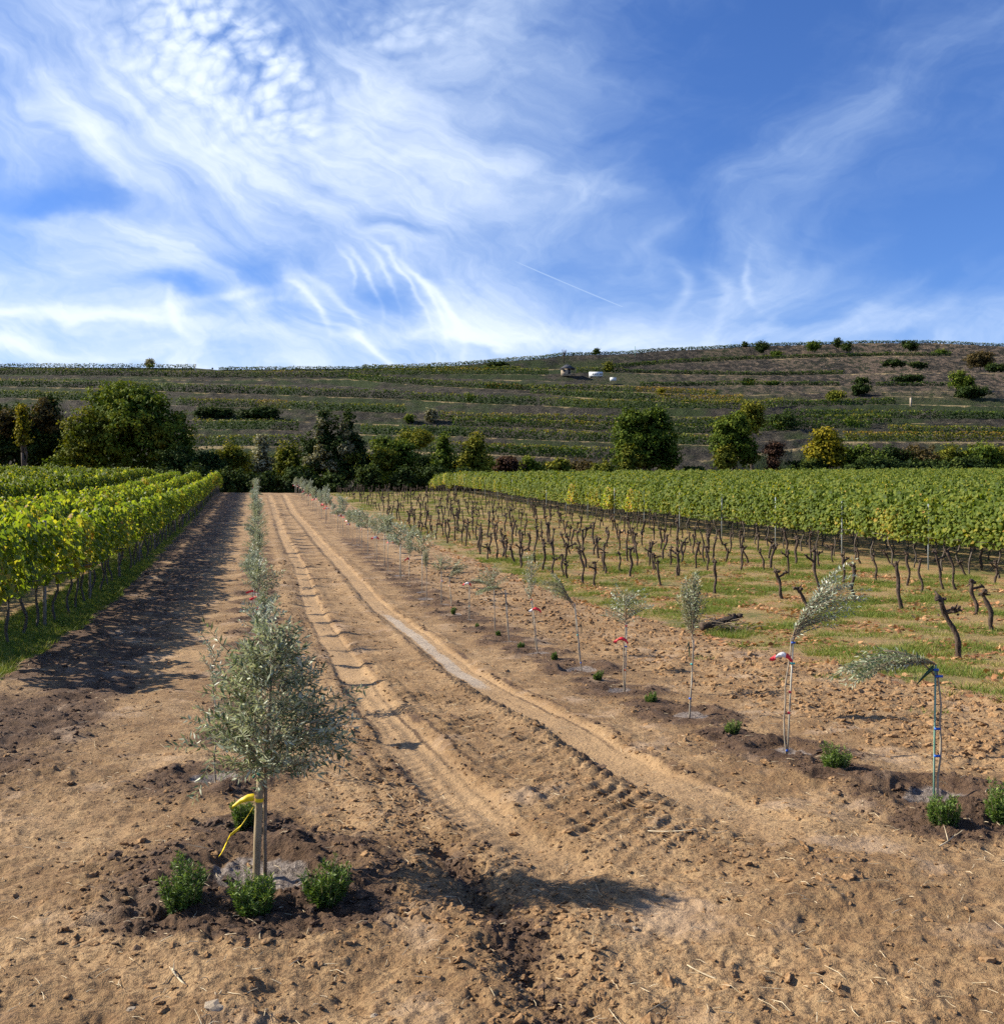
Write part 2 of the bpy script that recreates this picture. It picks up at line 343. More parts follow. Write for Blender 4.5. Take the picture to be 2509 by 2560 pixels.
# ------------------------------------------------------------------ mesh helpers
class MB:
    def __init__(s): s.v = []; s.q = []; s.t = []; s.n = 0; s.qm = []; s.tm = []; s.att = []
    def add(s, V, Q=None, T=None, mat=0, a=0.0):
        V = np.asarray(V, float)
        if Q is not None and len(Q): Q = np.asarray(Q, int)+s.n; s.q.append(Q); s.qm.append(np.full(len(Q), mat))
        if T is not None and len(T): T = np.asarray(T, int)+s.n; s.t.append(T); s.tm.append(np.full(len(T), mat))
        s.v.append(V); s.att.append(np.broadcast_to(np.asarray(a, float), (len(V),))); s.n += len(V)
    def tube(s, pts, rad, sides=6, mat=0, cap=True, a=0.0):
        P = np.asarray(pts, float); n = len(P); rad = np.broadcast_to(np.asarray(rad, float), (n,))
        T = np.gradient(P, axis=0); T /= np.linalg.norm(T, axis=1, keepdims=True)+1e-9
        ref = np.array([0,0,1.]) if abs(T[0,2]) < .9 else np.array([1.,0,0])
        V = []
        for i in range(n):
            U = np.cross(T[i], ref); U /= np.linalg.norm(U)+1e-9; W = np.cross(T[i], U); ref = np.cross(U, T[i])
            th = np.arange(sides)*2*np.pi/sides
            V.append(P[i] + rad[i]*(np.cos(th)[:,None]*U + np.sin(th)[:,None]*W))
        V = np.concatenate(V); Q = []
        for i in range(n-1):
            for j in range(sides):
                k = (j+1) % sides; Q.append((i*sides+j, i*sides+k, (i+1)*sides+k, (i+1)*sides+j))
        Tr = []
        if cap:
            V = np.r_[V, P[:1], P[-1:]]
            for j in range(sides):
                k = (j+1) % sides; Tr.append((n*sides, k, j)); Tr.append((n*sides+1, (n-1)*sides+j, (n-1)*sides+k))
        s.add(V, Q, Tr, mat, a)
    def box(s, c, d, mat=0, rz=0.0):
        x, y, z = np.array(d)/2; V = np.array([(sx*x, sy*y, sz*z) for sz in (-1,1) for sy in (-1,1) for sx in (-1,1)])
        ca, sa = math.cos(rz), math.sin(rz); V = np.c_[V[:,0]*ca-V[:,1]*sa, V[:,0]*sa+V[:,1]*ca, V[:,2]] + np.array(c)
        s.add(V, [(0,2,3,1),(4,5,7,6),(0,1,5,4),(2,6,7,3),(0,4,6,2),(1,3,7,5)], None, mat)
    def mesh(s, name, mats, smooth=False):
        V = np.concatenate(s.v); me = bpy.data.meshes.new(name)
        Q = np.concatenate(s.q) if s.q else np.zeros((0,4), int); T = np.concatenate(s.t) if s.t else np.zeros((0,3), int)
        me.vertices.add(len(V)); me.vertices.foreach_set('co', V.astype(np.float32).ravel())
        me.loops.add(Q.size+T.size); me.loops.foreach_set('vertex_index', np.r_[Q.ravel(), T.ravel()].astype(np.int32))
        me.polygons.add(len(Q)+len(T))
        st = np.r_[np.arange(len(Q))*4, Q.size+np.arange(len(T))*3]
        me.polygons.foreach_set('loop_start', st.astype(np.int32))
        mi = np.concatenate(s.qm + s.tm) if (s.qm or s.tm) else np.zeros(0)
        for m in (mats if isinstance(mats, (list, tuple)) else [mats]): me.materials.append(m)
        me.polygons.foreach_set('material_index', mi.astype(np.int32))
        if smooth: me.polygons.foreach_set('use_smooth', np.ones(len(Q)+len(T), bool))
        at = me.attributes.new('tone', 'FLOAT', 'POINT'); at.data.foreach_set('value', np.concatenate(s.att).astype(np.float32))
        me.update(calc_edges=True); return me
def tag(o, label=None, cat=None, group=None, kind=None):
    if label: o['label'] = label
    if cat: o['category'] = cat
    if group: o['group'] = group
    if kind: o['kind'] = kind
    return o
def link(name, me, parent=None, loc=(0,0,0), rz=0.0, sc=1.0):
    o = bpy.data.objects.new(name, me); COL.objects.link(o); o.location = loc; o.rotation_euler = (0,0,rz)
    o.scale = (sc,)*3 if np.isscalar(sc) else sc
    if parent: o.parent = parent
    return o
def thing(name, loc, label, cat, group=None, rz=0.0, sc=1.0):
    return tag(link(name, None, None, loc, rz, sc), label, cat, group)

# ------------------------------------------------------------------ materials
def new_mat(name):
    m = bpy.data.materials.new(name); m.use_nodes = True; t = m.node_tree; t.nodes.clear(); k = NT(t)
    out = t.nodes.new('ShaderNodeOutputMaterial'); return m, k, out
def principled(k, out, col, rough=.8, bump=None, spec=.3, strength=.5, dist=.01):
    p = k.n.new('ShaderNodeBsdfPrincipled'); k.put(p.inputs['Base Color'], col); k.put(p.inputs['Roughness'], rough)
    p.inputs['Specular IOR Level'].default_value = spec
    if bump is not None:
        b = k.n.new('ShaderNodeBump'); b.inputs['Strength'].default_value = strength; k.put(b.inputs['Distance'], dist); k.put(b.inputs['Height'], bump)
        k.l.new(b.outputs[0], p.inputs['Normal'])
    if out is not None: k.l.new(p.outputs[0], out.inputs[0])
    return p
def leaf_mat(name, stops, trans=.35, rough=.5, spec=.35, objvar=.12, tcol=(1.25, 1.2, .55), under=None):
    m, k, out = new_mat(name)
    info = k.n.new('ShaderNodeObjectInfo')
    f = k.add(k.attr('tone'), k.mul(k.sub(info.outputs['Random'], .5), objvar))
    c = k.ramp(f, stops)
    if under:
        geo = k.n.new('ShaderNodeNewGeometry'); c = k.mix(geo.outputs['Backfacing'], c, k.mix(.6, c, under))
    p = principled(k, None, c, rough, spec=spec)
    tr = k.n.new('ShaderNodeBsdfTranslucent'); k.put(tr.inputs[0], k.mix(1.0, c, tcol, 'MULTIPLY'))
    mx = k.n.new('ShaderNodeMixShader'); mx.inputs[0].default_value = trans
    k.l.new(p.outputs[0], mx.inputs[1]); k.l.new(tr.outputs[0], mx.inputs[2]); k.l.new(mx.outputs[0], out.inputs[0])
    return m
def plain_mat(name, c1, c2, scale=20, rough=.8, bump=.4, spec=.2, stretch=(1,1,1)):
    m, k, out = new_mat(name)
    co = k.n.new('ShaderNodeTexCoord').outputs['Object']; co = k.vm('MULTIPLY', co, stretch)
    n = k.noise(co, scale, 5, .6); principled(k, out, k.mix(k.ss(n, .3, .7), c1, c2), rough, n, spec, bump, .01); return m

def ground_mat():
    m, k, out = new_mat('tilled_ground')
    co = k.n.new('ShaderNodeTexCoord').outputs['Object']
    n1 = k.noise(co, .9, 4, .6); n2 = k.noise(co, 7, 5, .65); n3 = k.noise(co, 42, 4, .6); n4 = k.noise(co, 190, 3, .6)
    damp = k.attr('damp'); grass = k.attr('grass'); mud = k.attr('mud'); track = k.attr('track'); wet_sheen = k.attr('wet_sheen')
    dry = k.mix(k.ss(n2, .32, .70), (.205,.120,.054), (.365,.240,.118))
    dry = k.mix(k.ss(n1, .40, .62), k.mix(.45, dry, (.17,.10,.05)), k.mix(.4, dry, (.40,.265,.145)))
    dry = k.mix(k.mul(k.ss(n3, .50, .63), .72), dry, (.105,.06,.032))
    dry = k.mix(k.mul(k.ss(k.noise(co, 95, 3, .6), .55, .68), .6), dry, (.11,.06,.03))
    dry = k.mix(k.mul(k.ss(k.noise(k.vm('ADD', co, (7,3,1)), 16, 4, .7), .55, .70), .6), dry, (.155,.085,.040))
    dry = k.mix(k.mul(track, .55), dry, (.38,.25,.135))
    dark = k.mix(k.ss(n2, .3, .7), (.052,.030,.021), (.125,.074,.045))
    dk = k.ss(k.add(k.mul(damp, 1.05), k.mul(k.sub(n2, .5), .9), k.mul(k.sub(n3, .5), .5)), .30, .80)
    c = k.mix(k.mul(dk, .9), dry, dark)
    c = k.mix(k.mul(k.ss(k.add(mud, k.mul(k.sub(n2, .5), .8)), .45, .75), .8), c, k.mix(k.ss(n3, .4, .65), (.13,.105,.09), (.31,.26,.225)))
    c = k.mix(k.mul(k.ss(k.add(wet_sheen, k.mul(k.sub(n3, .5), .9), k.mul(k.sub(n1, .5), .8)), .50, .95), .75), c, (.36,.305,.245))  # sky reflection on the wet strip, put in as a pale tone
    # faded salty crust patches on the trodden soil near the young tree
    crust = k.ss(k.noise(k.vm('ADD', co, (3.1,.4,0)), 1.5, 5, .6), .54, .70)
    c = k.mix(k.mul(crust, .5, k.sub(1.0, track)), c, (.40,.29,.20))
    gcol = k.mix(k.ss(k.noise(co, .55, 4, .6), .45, .62), (.24,.165,.07), (.085,.095,.022))
    gcol = k.mix(k.ss(n2, .4, .75), gcol, (.25,.165,.075))
    gcol = k.mix(k.mul(k.ss(k.noise(co, 1.3, 4, .6), .56, .66), .8), gcol, (.24,.115,.055))
    c = k.mix(k.ss(k.add(grass, k.mul(k.sub(n2, .5), .5)), .4, .7), c, gcol)
    h = k.add(k.mul(n2, .55), k.mul(n3, .30), k.mul(n4, .15))
    rough = k.sub(.92, k.mul(k.ss(k.add(mud, k.mul(wet_sheen, .5)), .3, .8), .42))
    p = principled(k, out, c, rough, h, .2, 1.0, k.add(.05, k.mul(damp, .05)))
    return m

# ------------------------------------------------------------------ the field
def build_ground():
    a_f = R(14.1)
    th = np.concatenate([np.linspace(-180, -36, 40, endpoint=False), np.linspace(-36, -30, 20, endpoint=False), np.linspace(-30, 30, 780, endpoint=False), np.linspace(30, 36, 20, endpoint=False), np.linspace(36, 180, 40, endpoint=False)])
    th = np.radians(th) + a_f
    r = np.concatenate([[.04, .3, .8, 1.4, 1.9], np.geomspace(2.2, 118, 780), np.geomspace(121, 300, 30)])
    RR, TH = np.meshgrid(r, th, indexing='ij')
    X = RR*np.sin(TH); Y = RR*np.cos(TH)
    res = np.maximum(np.gradient(r)[:,None]*np.ones_like(RR), RR*np.gradient(th)[None,:])
    res = np.where((np.abs(th - a_f) > R(31))[None,:], .6, res); res = np.where(RR < 2.0, .3, res)
    z, f = ground_fields(X, Y, res)
    n, mth = RR.shape
    V = np.c_[X.ravel(), Y.ravel(), z.ravel()]
    i, j = np.meshgrid(np.arange(n-1), np.arange(mth), indexing='ij'); j2 = (j+1) % mth
    Q = np.stack([i*mth+j, i*mth+j2, (i+1)*mth+j2, (i+1)*mth+j], -1).reshape(-1, 4)[:, ::-1]
    mb = MB(); mb.add(V, Q); me = mb.mesh('ground', ground_mat(), smooth=True)
    for nme, arr in f.items():
        at = me.attributes.new(nme, 'FLOAT', 'POINT'); at.data.foreach_set('value', arr.astype(np.float32).ravel())
    tag(link('ground', me), kind='structure')
build_ground()

# ------------------------------------------------------------------ leaf geometry
def unit(v): return v/(np.linalg.norm(v, axis=-1, keepdims=True)+1e-9)
def leaves(mb, pos, axis, nrm, L, W, tone, shape='olive', mat=0):
    pos = np.asarray(pos, float); n = len(pos)
    axis = unit(axis); side = unit(np.cross(axis, nrm)); nn = np.cross(side, axis)
    L = np.broadcast_to(L, (n,))[:,None]; W = np.broadcast_to(W, (n,))[:,None]
    tpl = dict(olive=([(0,0,0),(-.5,.42,.18),(0,1,-.08),(.5,.42,.18)], None, [(0,2,1),(0,3,2)]),
               blade=([(-.5,0,0),(.5,0,0),(.0,1,.12)], None, [(0,1,2)]),
               vine=([(0,0,0),(-.44,.02,-.10),(-.52,.58,-.16),(0,1,-.02),(.52,.58,-.16),(.44,.02,-.10)], [(0,3,2,1),(0,5,4,3)], None),
               card=([(-.3,0,0),(.35,.1,.05),(.5,.75,-.1),(-.1,1,.1),(-.5,.55,0)], None, [(0,1,2),(0,2,3),(0,3,4)]))[shape]
    P, Q, T = tpl; k = len(P)
    V = np.stack([pos + side*W*p[0] + axis*L*p[1] + nn*W*p[2] for p in P], 1).reshape(-1, 3)
    off = (np.arange(n)*k)[:,None,None]
    Q = (np.array(Q)[None]+off).reshape(-1,4) if Q else None
    T = (np.array(T)[None]+off).reshape(-1,3) if T else None
    mb.add(V, Q, T, mat, np.repeat(np.broadcast_to(tone, (n,)), k))
def rvec(n): return unit(rng.normal(size=(n,3)))

M_OLIVE = leaf_mat('olive_leaf', [(0,(.045,.066,.034)),(.45,(.105,.140,.066)),(.8,(.25,.285,.155)),(1,(.44,.46,.30))], .22, .45, .36, tcol=(1.1,1.12,.7), under=(.52,.53,.40))
M_OLIVE_Y = leaf_mat('olive_leaf_pale', [(0,(.10,.13,.07)),(.45,(.18,.22,.13)),(.8,(.30,.34,.23)),(1,(.42,.45,.34))], .18, .42, .5, tcol=(1,1.05,.7), under=(.46,.50,.41))
M_BARK = plain_mat('olive_bark', (.22,.165,.095), (.38,.30,.18), 30, .8, stretch=(1,1,.25))
M_TWIG = plain_mat('grey_twig', (.16,.12,.08), (.28,.22,.15), 40)
M_STEM = plain_mat('pale_sapling_stem', (.22,.175,.12), (.38,.32,.24), 40, .7, stretch=(1,1,.2))
M_CANE = plain_mat('bamboo_cane', (.30,.27,.20), (.47,.44,.37), 25, .5, stretch=(1,1,.15))
M_CANE_G = plain_mat('green_coated_cane', (.12,.27,.20), (.30,.44,.35), 25, .5, stretch=(1,1,.15))
M_SHRUB = leaf_mat('rosemary_leaf', [(0,(.022,.050,.010)),(.5,(.085,.150,.025)),(.85,(.20,.28,.055)),(1,(.34,.38,.11))], .22, .5, .3)
M_WOOD = plain_mat('old_vine_wood', (.026,.018,.014), (.105,.075,.055), 45, .9, .9, stretch=(1,1,.3))
M_WOOD2 = plain_mat('vine_trunk_wood', (.05,.042,.036), (.14,.115,.09), 45, .9, .8, stretch=(1,1,.3))
M_POST = plain_mat('galvanised_post', (.22,.25,.245), (.36,.39,.385), 30, .45, .2)
M_WPOST = plain_mat('weathered_post', (.16,.14,.12), (.30,.27,.23), 30, .8, .4, stretch=(1,1,.2))
M_VINE = leaf_mat('vine_leaf_yellowing', [(0,(.05,.085,.012)),(.36,(.125,.175,.020)),(.64,(.23,.265,.032)),(.86,(.42,.36,.05)),(1,(.38,.20,.04))], .50, .55, .25, tcol=(1.3,1.35,.45))
M_VINE_G = leaf_mat('vine_leaf_green', [(0,(.045,.075,.010)),(.42,(.105,.150,.018)),(.72,(.20,.225,.030)),(.92,(.36,.31,.045)),(1,(.35,.21,.04))], .45, .6, .2, tcol=(1.35,1.25,.35))
def solid(name, col, rough=.5, spec=.4):
    m, k, out = new_mat(name); co = k.n.new('ShaderNodeTexCoord').outputs['Object']
    n = k.noise(co, 60, 3, .6); principled(k, out, k.mix(k.ss(n, .3, .7), tuple(x*.82 for x in col), col), rough, n, spec, .15); return m
M_YEL = solid('yellow_tape', (.85,.62,.01)); M_BLUE = solid('blue_tie', (.02,.11,.50)); M_GREEN = solid('green_tie', (.01,.16,.12))
M_RED = solid('red_tape', (.75,.03,.05)); M_WHITE = solid('white_tape', (.82,.80,.78)); M_LABEL = solid('dark_green_tag', (.008,.055,.03), .35); M_TEAL = solid('teal_tie', (.05,.42,.40)); M_ORANGE = solid('orange_tie', (.8,.13,.03))

# ------------------------------------------------------------------ olives
def twig_curve(p0, d, ln, bend, n=7):
    P = [np.array(p0, float)]; d = np.array(d, float); d /= np.linalg.norm(d)
    for i in range(n-1):
        P.append(P[-1] + d*ln/(n-1)); d = d + np.array(bend)/(n-1); d /= np.linalg.norm(d)
    return np.array(P)
def leafy_twigs(twigs, fol, br, L=.05, W=.011, gap=.014, r0=.0035, tone=(.2,.9), start=.12, thin=1.0):
    for P in twigs:
        br.tube(P, np.linspace(r0, r0*.35, len(P)), 4, cap=False)
        d = np.r_[0, np.cumsum(np.linalg.norm(np.diff(P, axis=0), axis=1))]; n = max(2, int(d[-1]*(1-start)/gap*thin))
        s = np.linspace(d[-1]*start, d[-1], n); pos = np.stack([np.interp(s, d, P[:,i]) for i in range(3)], 1)
        T = np.stack([np.interp(s, d, np.gradient(P[:,i])) for i in range(3)], 1); T = unit(T)
        side = unit(np.cross(T, rvec(1)+np.array([0,0,.2])))*np.where(np.arange(n)%2, 1, -1)[:,None]
        ax = unit(T*.75 + side*.85 + rng.normal(size=(n,3))*.35)
        nr = unit(np.cross(side, T)*.7 + rng.normal(size=(n,3))*.6 + np.array([0,0,.5]))
        ll = L*(.65+.6*rng.random(n))
        leaves(fol, pos, ax, nr, ll, W*(.75+.6*rng.random(n)), rng.uniform(*tone, n)*1.0, 'olive')
        leaves(fol, P[-1:], T[-1:], rvec(1), L*.9, W, .8, 'olive')
def olive_crown(kind, n=34, h=.5, w=.14, L=.045, W=.010, gap=.014, seed=0):
    """crown above the top of a sapling stem: +x is where the wind blows it"""
    fol, br, tw = MB(), MB(), []
    for i in range(n):
        f = (i+.5)/n; ang = rng.random()*2*np.pi; c = np.array([np.cos(ang), np.sin(ang), 0])
        if kind == 'upright':
            p = (rng.normal()*.01, rng.normal()*.01, f*h*.55-.03); d = c*.55*(1.1-f*.6) + np.array([0,0,1.0]); ln = h*(.55-.15*f)*(.7+.5*rng.random()); b = np.array([0,0,.5]) - c*.2
        elif kind == 'spread':
            p = (0, 0, f*h*.6-.02); d = c*1.0 + np.array([0,0,.55+.7*f]); ln = w*2.2*(1.15-.5*f)*(.6+.6*rng.random()); b = np.array([.1,0,-.35])
        elif kind == 'lean':
            p = (f*w*.8, 0, f*h*.5); d = c*.55 + np.array([.75,0,.75-.3*f]); ln = h*.6*(.6+.6*rng.random()); b = np.array([.6,0,-.35])
        elif kind == 'droop':
            p = (f*w*.9, 0, .03+f*h*.22*(1-f*.8)); d = c*.55 + np.array([1.0,0,.30-.45*f]); ln = h*.75*(.55+.6*rng.random()); b = np.array([.5,0,-.65])
        elif kind == 'thin':
            p = (rng.normal()*.01, 0, f*h*.8); d = c*.6 + np.array([0,0,.9]); ln = h*.4*(.5+.7*rng.random()); b = np.array([.1,0,-.2])
        tw.append(twig_curve(p, d, ln, b))
    if kind in ('upright', 'thin', 'spread'): br.tube(twig_curve((0,0,-.05), (0.05,0,1), h*.9, (0,0,0)), np.linspace(.006,.002,7), 5)
    else: br.tube(twig_curve((0,0,-.05), (.35,0,.8) if kind == 'lean' else (.5,0,.6), w+.05, (.8,0,-.7)), np.linspace(.007,.003,7), 5)
    leafy_twigs(tw, fol, br, L, W, gap)
    return fol, br
def ribbon(pts, width, nv, mb=None):
    """cloth strip along pts, nv = across direction"""
    P = np.array(pts, float); nv = unit(np.array(nv, float)); n = len(P)
    tw = np.linspace(0, 1.1, n); up = np.array([0,0,1.])
    W = np.stack([nv*np.cos(t)+np.cross(nv, up)*np.sin(t) for t in tw]) * (width/2)
    mb = mb or MB(); V = np.r_[P-W, P+W]
    Q = [(i, i+1, n+i+1, n+i) for i in range(n-1)]
    off = np.cross(np.gradient(P, axis=0), W); off = unit(off)*.0008
    mb.add(np.r_[V+np.r_[off,off], V-np.r_[off,off]], Q + [(2*n+a, 2*n+d, 2*n+c, 2*n+b) for a,b,c,d in Q] + [(i, 2*n+i, 2*n+i+1, i+1) for i in range(n-1)] + [(n+i+1, 3*n+i+1, 3*n+i, n+i) for i in range(n-1)])
    return mb
def strip(pts, width, nv=(0,0,1)): return ribbon(pts, width, nv)
def flag_part(root, z, side, m1=None, m2=None, sc=1.0, mode='two'):
    """short red and white tails tied round a stem, blown aside; side = +1/-1 along local x"""
    s = side*sc
    a = ribbon([(0,-.012,z),(.03*s,-.016,z+.012),(.065*s,-.014,z+.006),(.10*s,-.018,z-.012)], .05*sc, (0,.15,1)); link('ribbon', a.mesh('ribbon', m1 or M_WHITE), root)
    b = ribbon([(.095*s,-.018,z-.010),(.12*s,-.014,z-.022),(.15*s,-.02,z-.026)], .05*sc, (0,.25,1)); link('ribbon', b.mesh('ribbon', m2 or M_RED), root)
    c = ribbon([(0,-.012,z+.005),(-.02*s,-.018,z-.006),(-.055*s,-.016,z-.045)], .045*sc, (.3,.15,1)); link('ribbon', c.mesh('ribbon', M_RED), root)
def tie_part(root, z, m, r=.012, h=.014, x=0.0, wide=0.0):
    mb = MB(); mb.tube([(x,0,z-h/2),(x,0,z+h/2)], r, 8)
    if wide: mb.box((x+wide/2, -.003, z), (abs(wide)+.01, .012, h))
    link('tie', mb.mesh('tie', m), root)
def stem_parts(root, h, bend, cane=True, cane_h=None, stem_m=None, cane_m=None, r=.0075, gap=.012, top=(0,0)):
    n = 9; zz = np.linspace(-.05, h, n); f = np.clip(zz/h, 0, 1)
    P = np.c_[bend[0]*np.sin(f*np.pi)+.006*np.sin(f*17+bend[1]*90)+top[0]*f, bend[1]*np.sin(f*np.pi)+.004*np.cos(f*13)+top[1]*f, zz]
    mb = MB(); mb.tube(P, np.linspace(r, r*.7, n), 7); link('stem', mb.mesh('stem', stem_m or M_STEM, True), root)
    if cane:
        mb = MB(); ch = cane_h or h*1.02; mb.tube([(gap,.006,-.05),(gap+top[0]*.5,.006,ch*.5),(gap+top[0],.006,ch)], .0065, 7); link('stake', mb.mesh('stake', cane_m or M_CANE, True), root)
    return P

# the young bushy olive straight ahead
x0, y0 = OLIVE_L[0]
T0 = thing('olive_tree', (x0, y0, gz(x0, y0)-.0), 'bushy grey-green young olive tree with yellow tape fluttering from its thick straight stem', 'olive tree', 'olives in the row straight ahead', rz=-YAW)
mb = MB(); mb.tube([(-.012,0,-.06),(-.012,0,.0),(-.003,0,.25),(.006,0,.46),(.012,0,.56)], [.0185,.018,.0195,.018,.017], 12); link('stake', mb.mesh('stake', M_BARK, True), T0)
mb = MB(); mb.tube([(.028,.022,-.05),(.027,.02,.2),(.030,.018,.42),(.03,.01,.55),(.045,0,.75),(.06,0,.95),(.07,0,1.12)], [.010,.009,.009,.010,.009,.007,.004], 8)
for p, d, ln in (((.03,0,.54),(-.8,.2,.9),.26),((.035,0,.60),(.9,-.2,.75),.30),((.045,0,.70),(-.7,-.5,1),.26),((.05,0,.80),(.6,.4,1),.22),((.03,0,.52),(.2,-.9,.7),.22)): mb.tube(twig_curve(p, d, ln, (0,0,.4)), np.linspace(.006,.002,7), 5)
link('stem', mb.mesh('stem', M_TWIG, True), T0)
fol, br, tw = MB(), MB(), []
def halfw(z):   # crown outline: wide low, tapering to the tip
    return np.interp(z, [.58,.66,.75,.88,1.0,1.15,1.28,1.36], [.14,.28,.34,.31,.24,.16,.09,.03])
for i in range(340):
    z = .63 + .69*rng.random()**1.25; ang = rng.random()*2*np.pi; hw = halfw(z)*(.68+.5*rng.random())*(1.18 if np.cos(ang) > .3 and z < .72 else 1.0)
    c = np.array([np.cos(ang), np.sin(ang)*.92, 0]); st = np.array([.035+.05*(z-.5), 0, z-.10]) + c*hw*rng.uniform(.1,.45)
    ln = hw*rng.uniform(.45,.75)+.05; d = c*1.0 + np.array([0,0,.75 if z > .65 else .15]) + rng.normal(size=3)*.3
    tw.append(twig_curve(st, d, ln, (0,0,-.25 if z < .8 else -.05)))
for p, d, ln, b in (((-.26,0,.66),(-1,.1,.05),.17,(0,0,-.1)),((-.2,-.05,.64),(-.5,0,-1),.24,(0,0,-.3)),((-.16,.05,1.12),(-.7,0,.7),.18,(.2,0,.1)),((.3,-.02,.62),(.8,0,-.3),.16,(0,0,-.5)),((.06,0,1.18),(.12,0,1),.18,(0,0,0)),((.02,0,1.16),(-.2,0,1),.12,(0,0,0)),((.26,0,.72),(1,0,.5),.16,(0,0,-.2))):
    tw.append(twig_curve(p, d, ln, b))
for i in range(26):
    tw.append(twig_curve((.16+.12*rng.random(), .05*rng.normal(), .66+.2*rng.random()), (1.0, rng.normal()*.5, .1+.4*rng.normal()), .13+.15*rng.random(), (0,0,-.35)))
leafy_twigs(tw, fol, br, .047, .0108, .0108, .0022, (.12,1.1), .12)
link('foliage', fol.mesh('foliage', M_OLIVE), T0); link('branch', br.mesh('branch', M_TWIG), T0)
mb = MB(); mb.tube([(.003,0,.395),(.004,0,.413)], .0205, 14, cap=False); link('tape', mb.mesh('tape', M_YEL), T0)
link('tape', ribbon([(-.018,-.012,.420),(-.05,-.02,.418),(-.085,-.02,.402),(-.125,-.02,.372)], .036, (0,.2,1)).mesh('tape', M_YEL), T0)
link('tape', ribbon([(-.02,-.014,.375),(-.05,-.024,.325),(-.085,-.022,.275),(-.135,-.03,.235),(-.15,-.026,.20),(-.165,-.03,.165),(-.185,-.02,.135)], .036, (.5,.2,1)).mesh('tape', M_YEL), T0)
mb = MB(); mb.tube([(.012,0,.525),(.014,0,.545)], .0205, 10, cap=False); mb.tube([(-.012,-.02,.53),(-.02,-.024,.515)], .006, 6); link('tie', mb.mesh('tie', M_GREEN), T0)

# saplings of the right-hand row near the camera: (height of stem, bend, crown, ...)
G_R = 'olive saplings in the staked row beside the old vines'; G_L = 'olives in the row straight ahead'
def sapling(pos, label, h, kind, wind=0.0, bend=(.01,.0), crown=None, cane=True, cane_h=None, cane_m=None, pale=False, top=(0,0), n=34, ch=.45, cw=.14, flag=None, ties=(), tagp=None, group=G_R, gap=.012, L=.042, W=.0105, lg=.0135):
    x, y = pos; r = thing('olive_sapling', (x, y, gz(x, y)), label, 'olive sapling', group, rz=-YAW)
    P = stem_parts(r, h, bend, cane, cane_h, cane_m=cane_m, gap=gap, top=top)
    fol, br = olive_crown(kind, n, ch, cw, L, W, lg)
    m = M_OLIVE_Y if pale else M_OLIVE
    for nm, b, mm in (('foliage', fol, m), ('branch', br, M_TWIG)): link(nm, b.mesh(nm, mm), r, loc=tuple(P[-1]), rz=wind)
    for z, m_, wd in ties: tie_part(r, z, m_, x=gap*.5+top[0]*z/h, wide=wd)
    if flag: flag_part(r, *flag)
    if tagp:
        for (ax, az, bx, bz) in tagp: link('tag', ribbon([(ax,-.012,az),((ax+bx)/2,-.02,(az+bz)/2+.008),(bx,-.016,bz)], .042, (0.2,.1,1)).mesh('tag', M_LABEL), r)
    return r
PI = math.pi
O = OLIVE_R
sapling(O[0], 'olive sapling with blue ties on its tall cane, leafy crown bent flat over sideways', .84, 'droop', PI, (.028,.01), cane_h=.87, cane_m=M_CANE_G, gap=-.012, n=90, ch=.48, cw=.34, ties=((.30,M_BLUE,.02),(.47,M_BLUE,.02),(.84,M_BLUE,-.02),(.80,M_BLUE,.03)), tagp=((-.02,.86,-.13,.75),), top=(.012,0))
sapling(O[1], 'pale olive sapling with a red and white ribbon, shoots streaming up and aside', .93, 'lean', 0, (-.03,.0), n=56, ch=.62, cw=.26, pale=True, flag=(.80,-1,None,None,.85), ties=((.07,M_BLUE,0),(.36,M_RED,0),(.52,M_RED,0),(.74,M_TEAL,.02),(.90,M_BLUE,.015)), top=(.05,0))
sapling(O[2], 'upright olive sapling with narrow plume of foliage and dark green tags on its stem', .80, 'upright', 0, (.015,.0), n=60, ch=.62, cane_h=.74, tagp=((0,.72,-.05,.60),(.0,.72,.01,.60)), ties=((.20,M_BLUE,0),(.52,M_TEAL,0)), top=(.04,0))
sapling(O[3], 'olive sapling with silvery tuft of leaves above a red and white ribbon', .78, 'spread', 0, (-.012,.0), n=40, ch=.5, cw=.13, pale=True, flag=(.60,-1,M_RED,M_RED,.8), ties=((.26,M_ORANGE,0),(.52,M_BLUE,.01),(.75,M_RED,0)), top=(.02,0))
sapling(O[4], 'leaning olive sapling with dark green tags and crown blown back from its stem', .90, 'lean', PI, (.0,.0), n=34, ch=.50, cw=.20, tagp=((0,.72,-.01,.62),(0,.62,.0,.52)), ties=((.14,M_BLUE,0),(.50,M_TEAL,0)), top=(-.10,0))
sapling(O[5], 'forked olive sapling with a red flag ribbon and one tall upright shoot', .84, 'thin', 0, (-.01,.0), n=36, ch=.62, cw=.2, pale=True, flag=(.70,-1,M_RED,M_WHITE,.9), ties=((.84,M_ORANGE,0),), top=(-.10,0))
sapling(O[6], 'slim olive sapling with drooping grey crown leaning over the bare soil', .86, 'droop', PI, (.0,.0), n=32, ch=.40, cw=.22, top=(-.07,0))
sapling(O[7], 'slim straight olive sapling without ribbon, round grey crown above its cane', .80, 'spread', 0, (.008,0), n=36, ch=.46, cw=.15, top=(-.02,0))
sapling(O[8], 'olive sapling with a white and red flag at the top of its bare cane', .74, 'droop', 0, (-.01,0), n=30, ch=.4, cw=.2, flag=(.74,-1,None,None,.9), ties=((.3,M_TEAL,0),))
sapling(O[9], 'thin olive sapling with orange tie low on the stem and another at the fork', .78, 'lean', 0, (.02,0), n=34, ch=.45, cw=.16, ties=((.18,M_ORANGE,0),(.62,M_ORANGE,0)), top=(-.05,0))
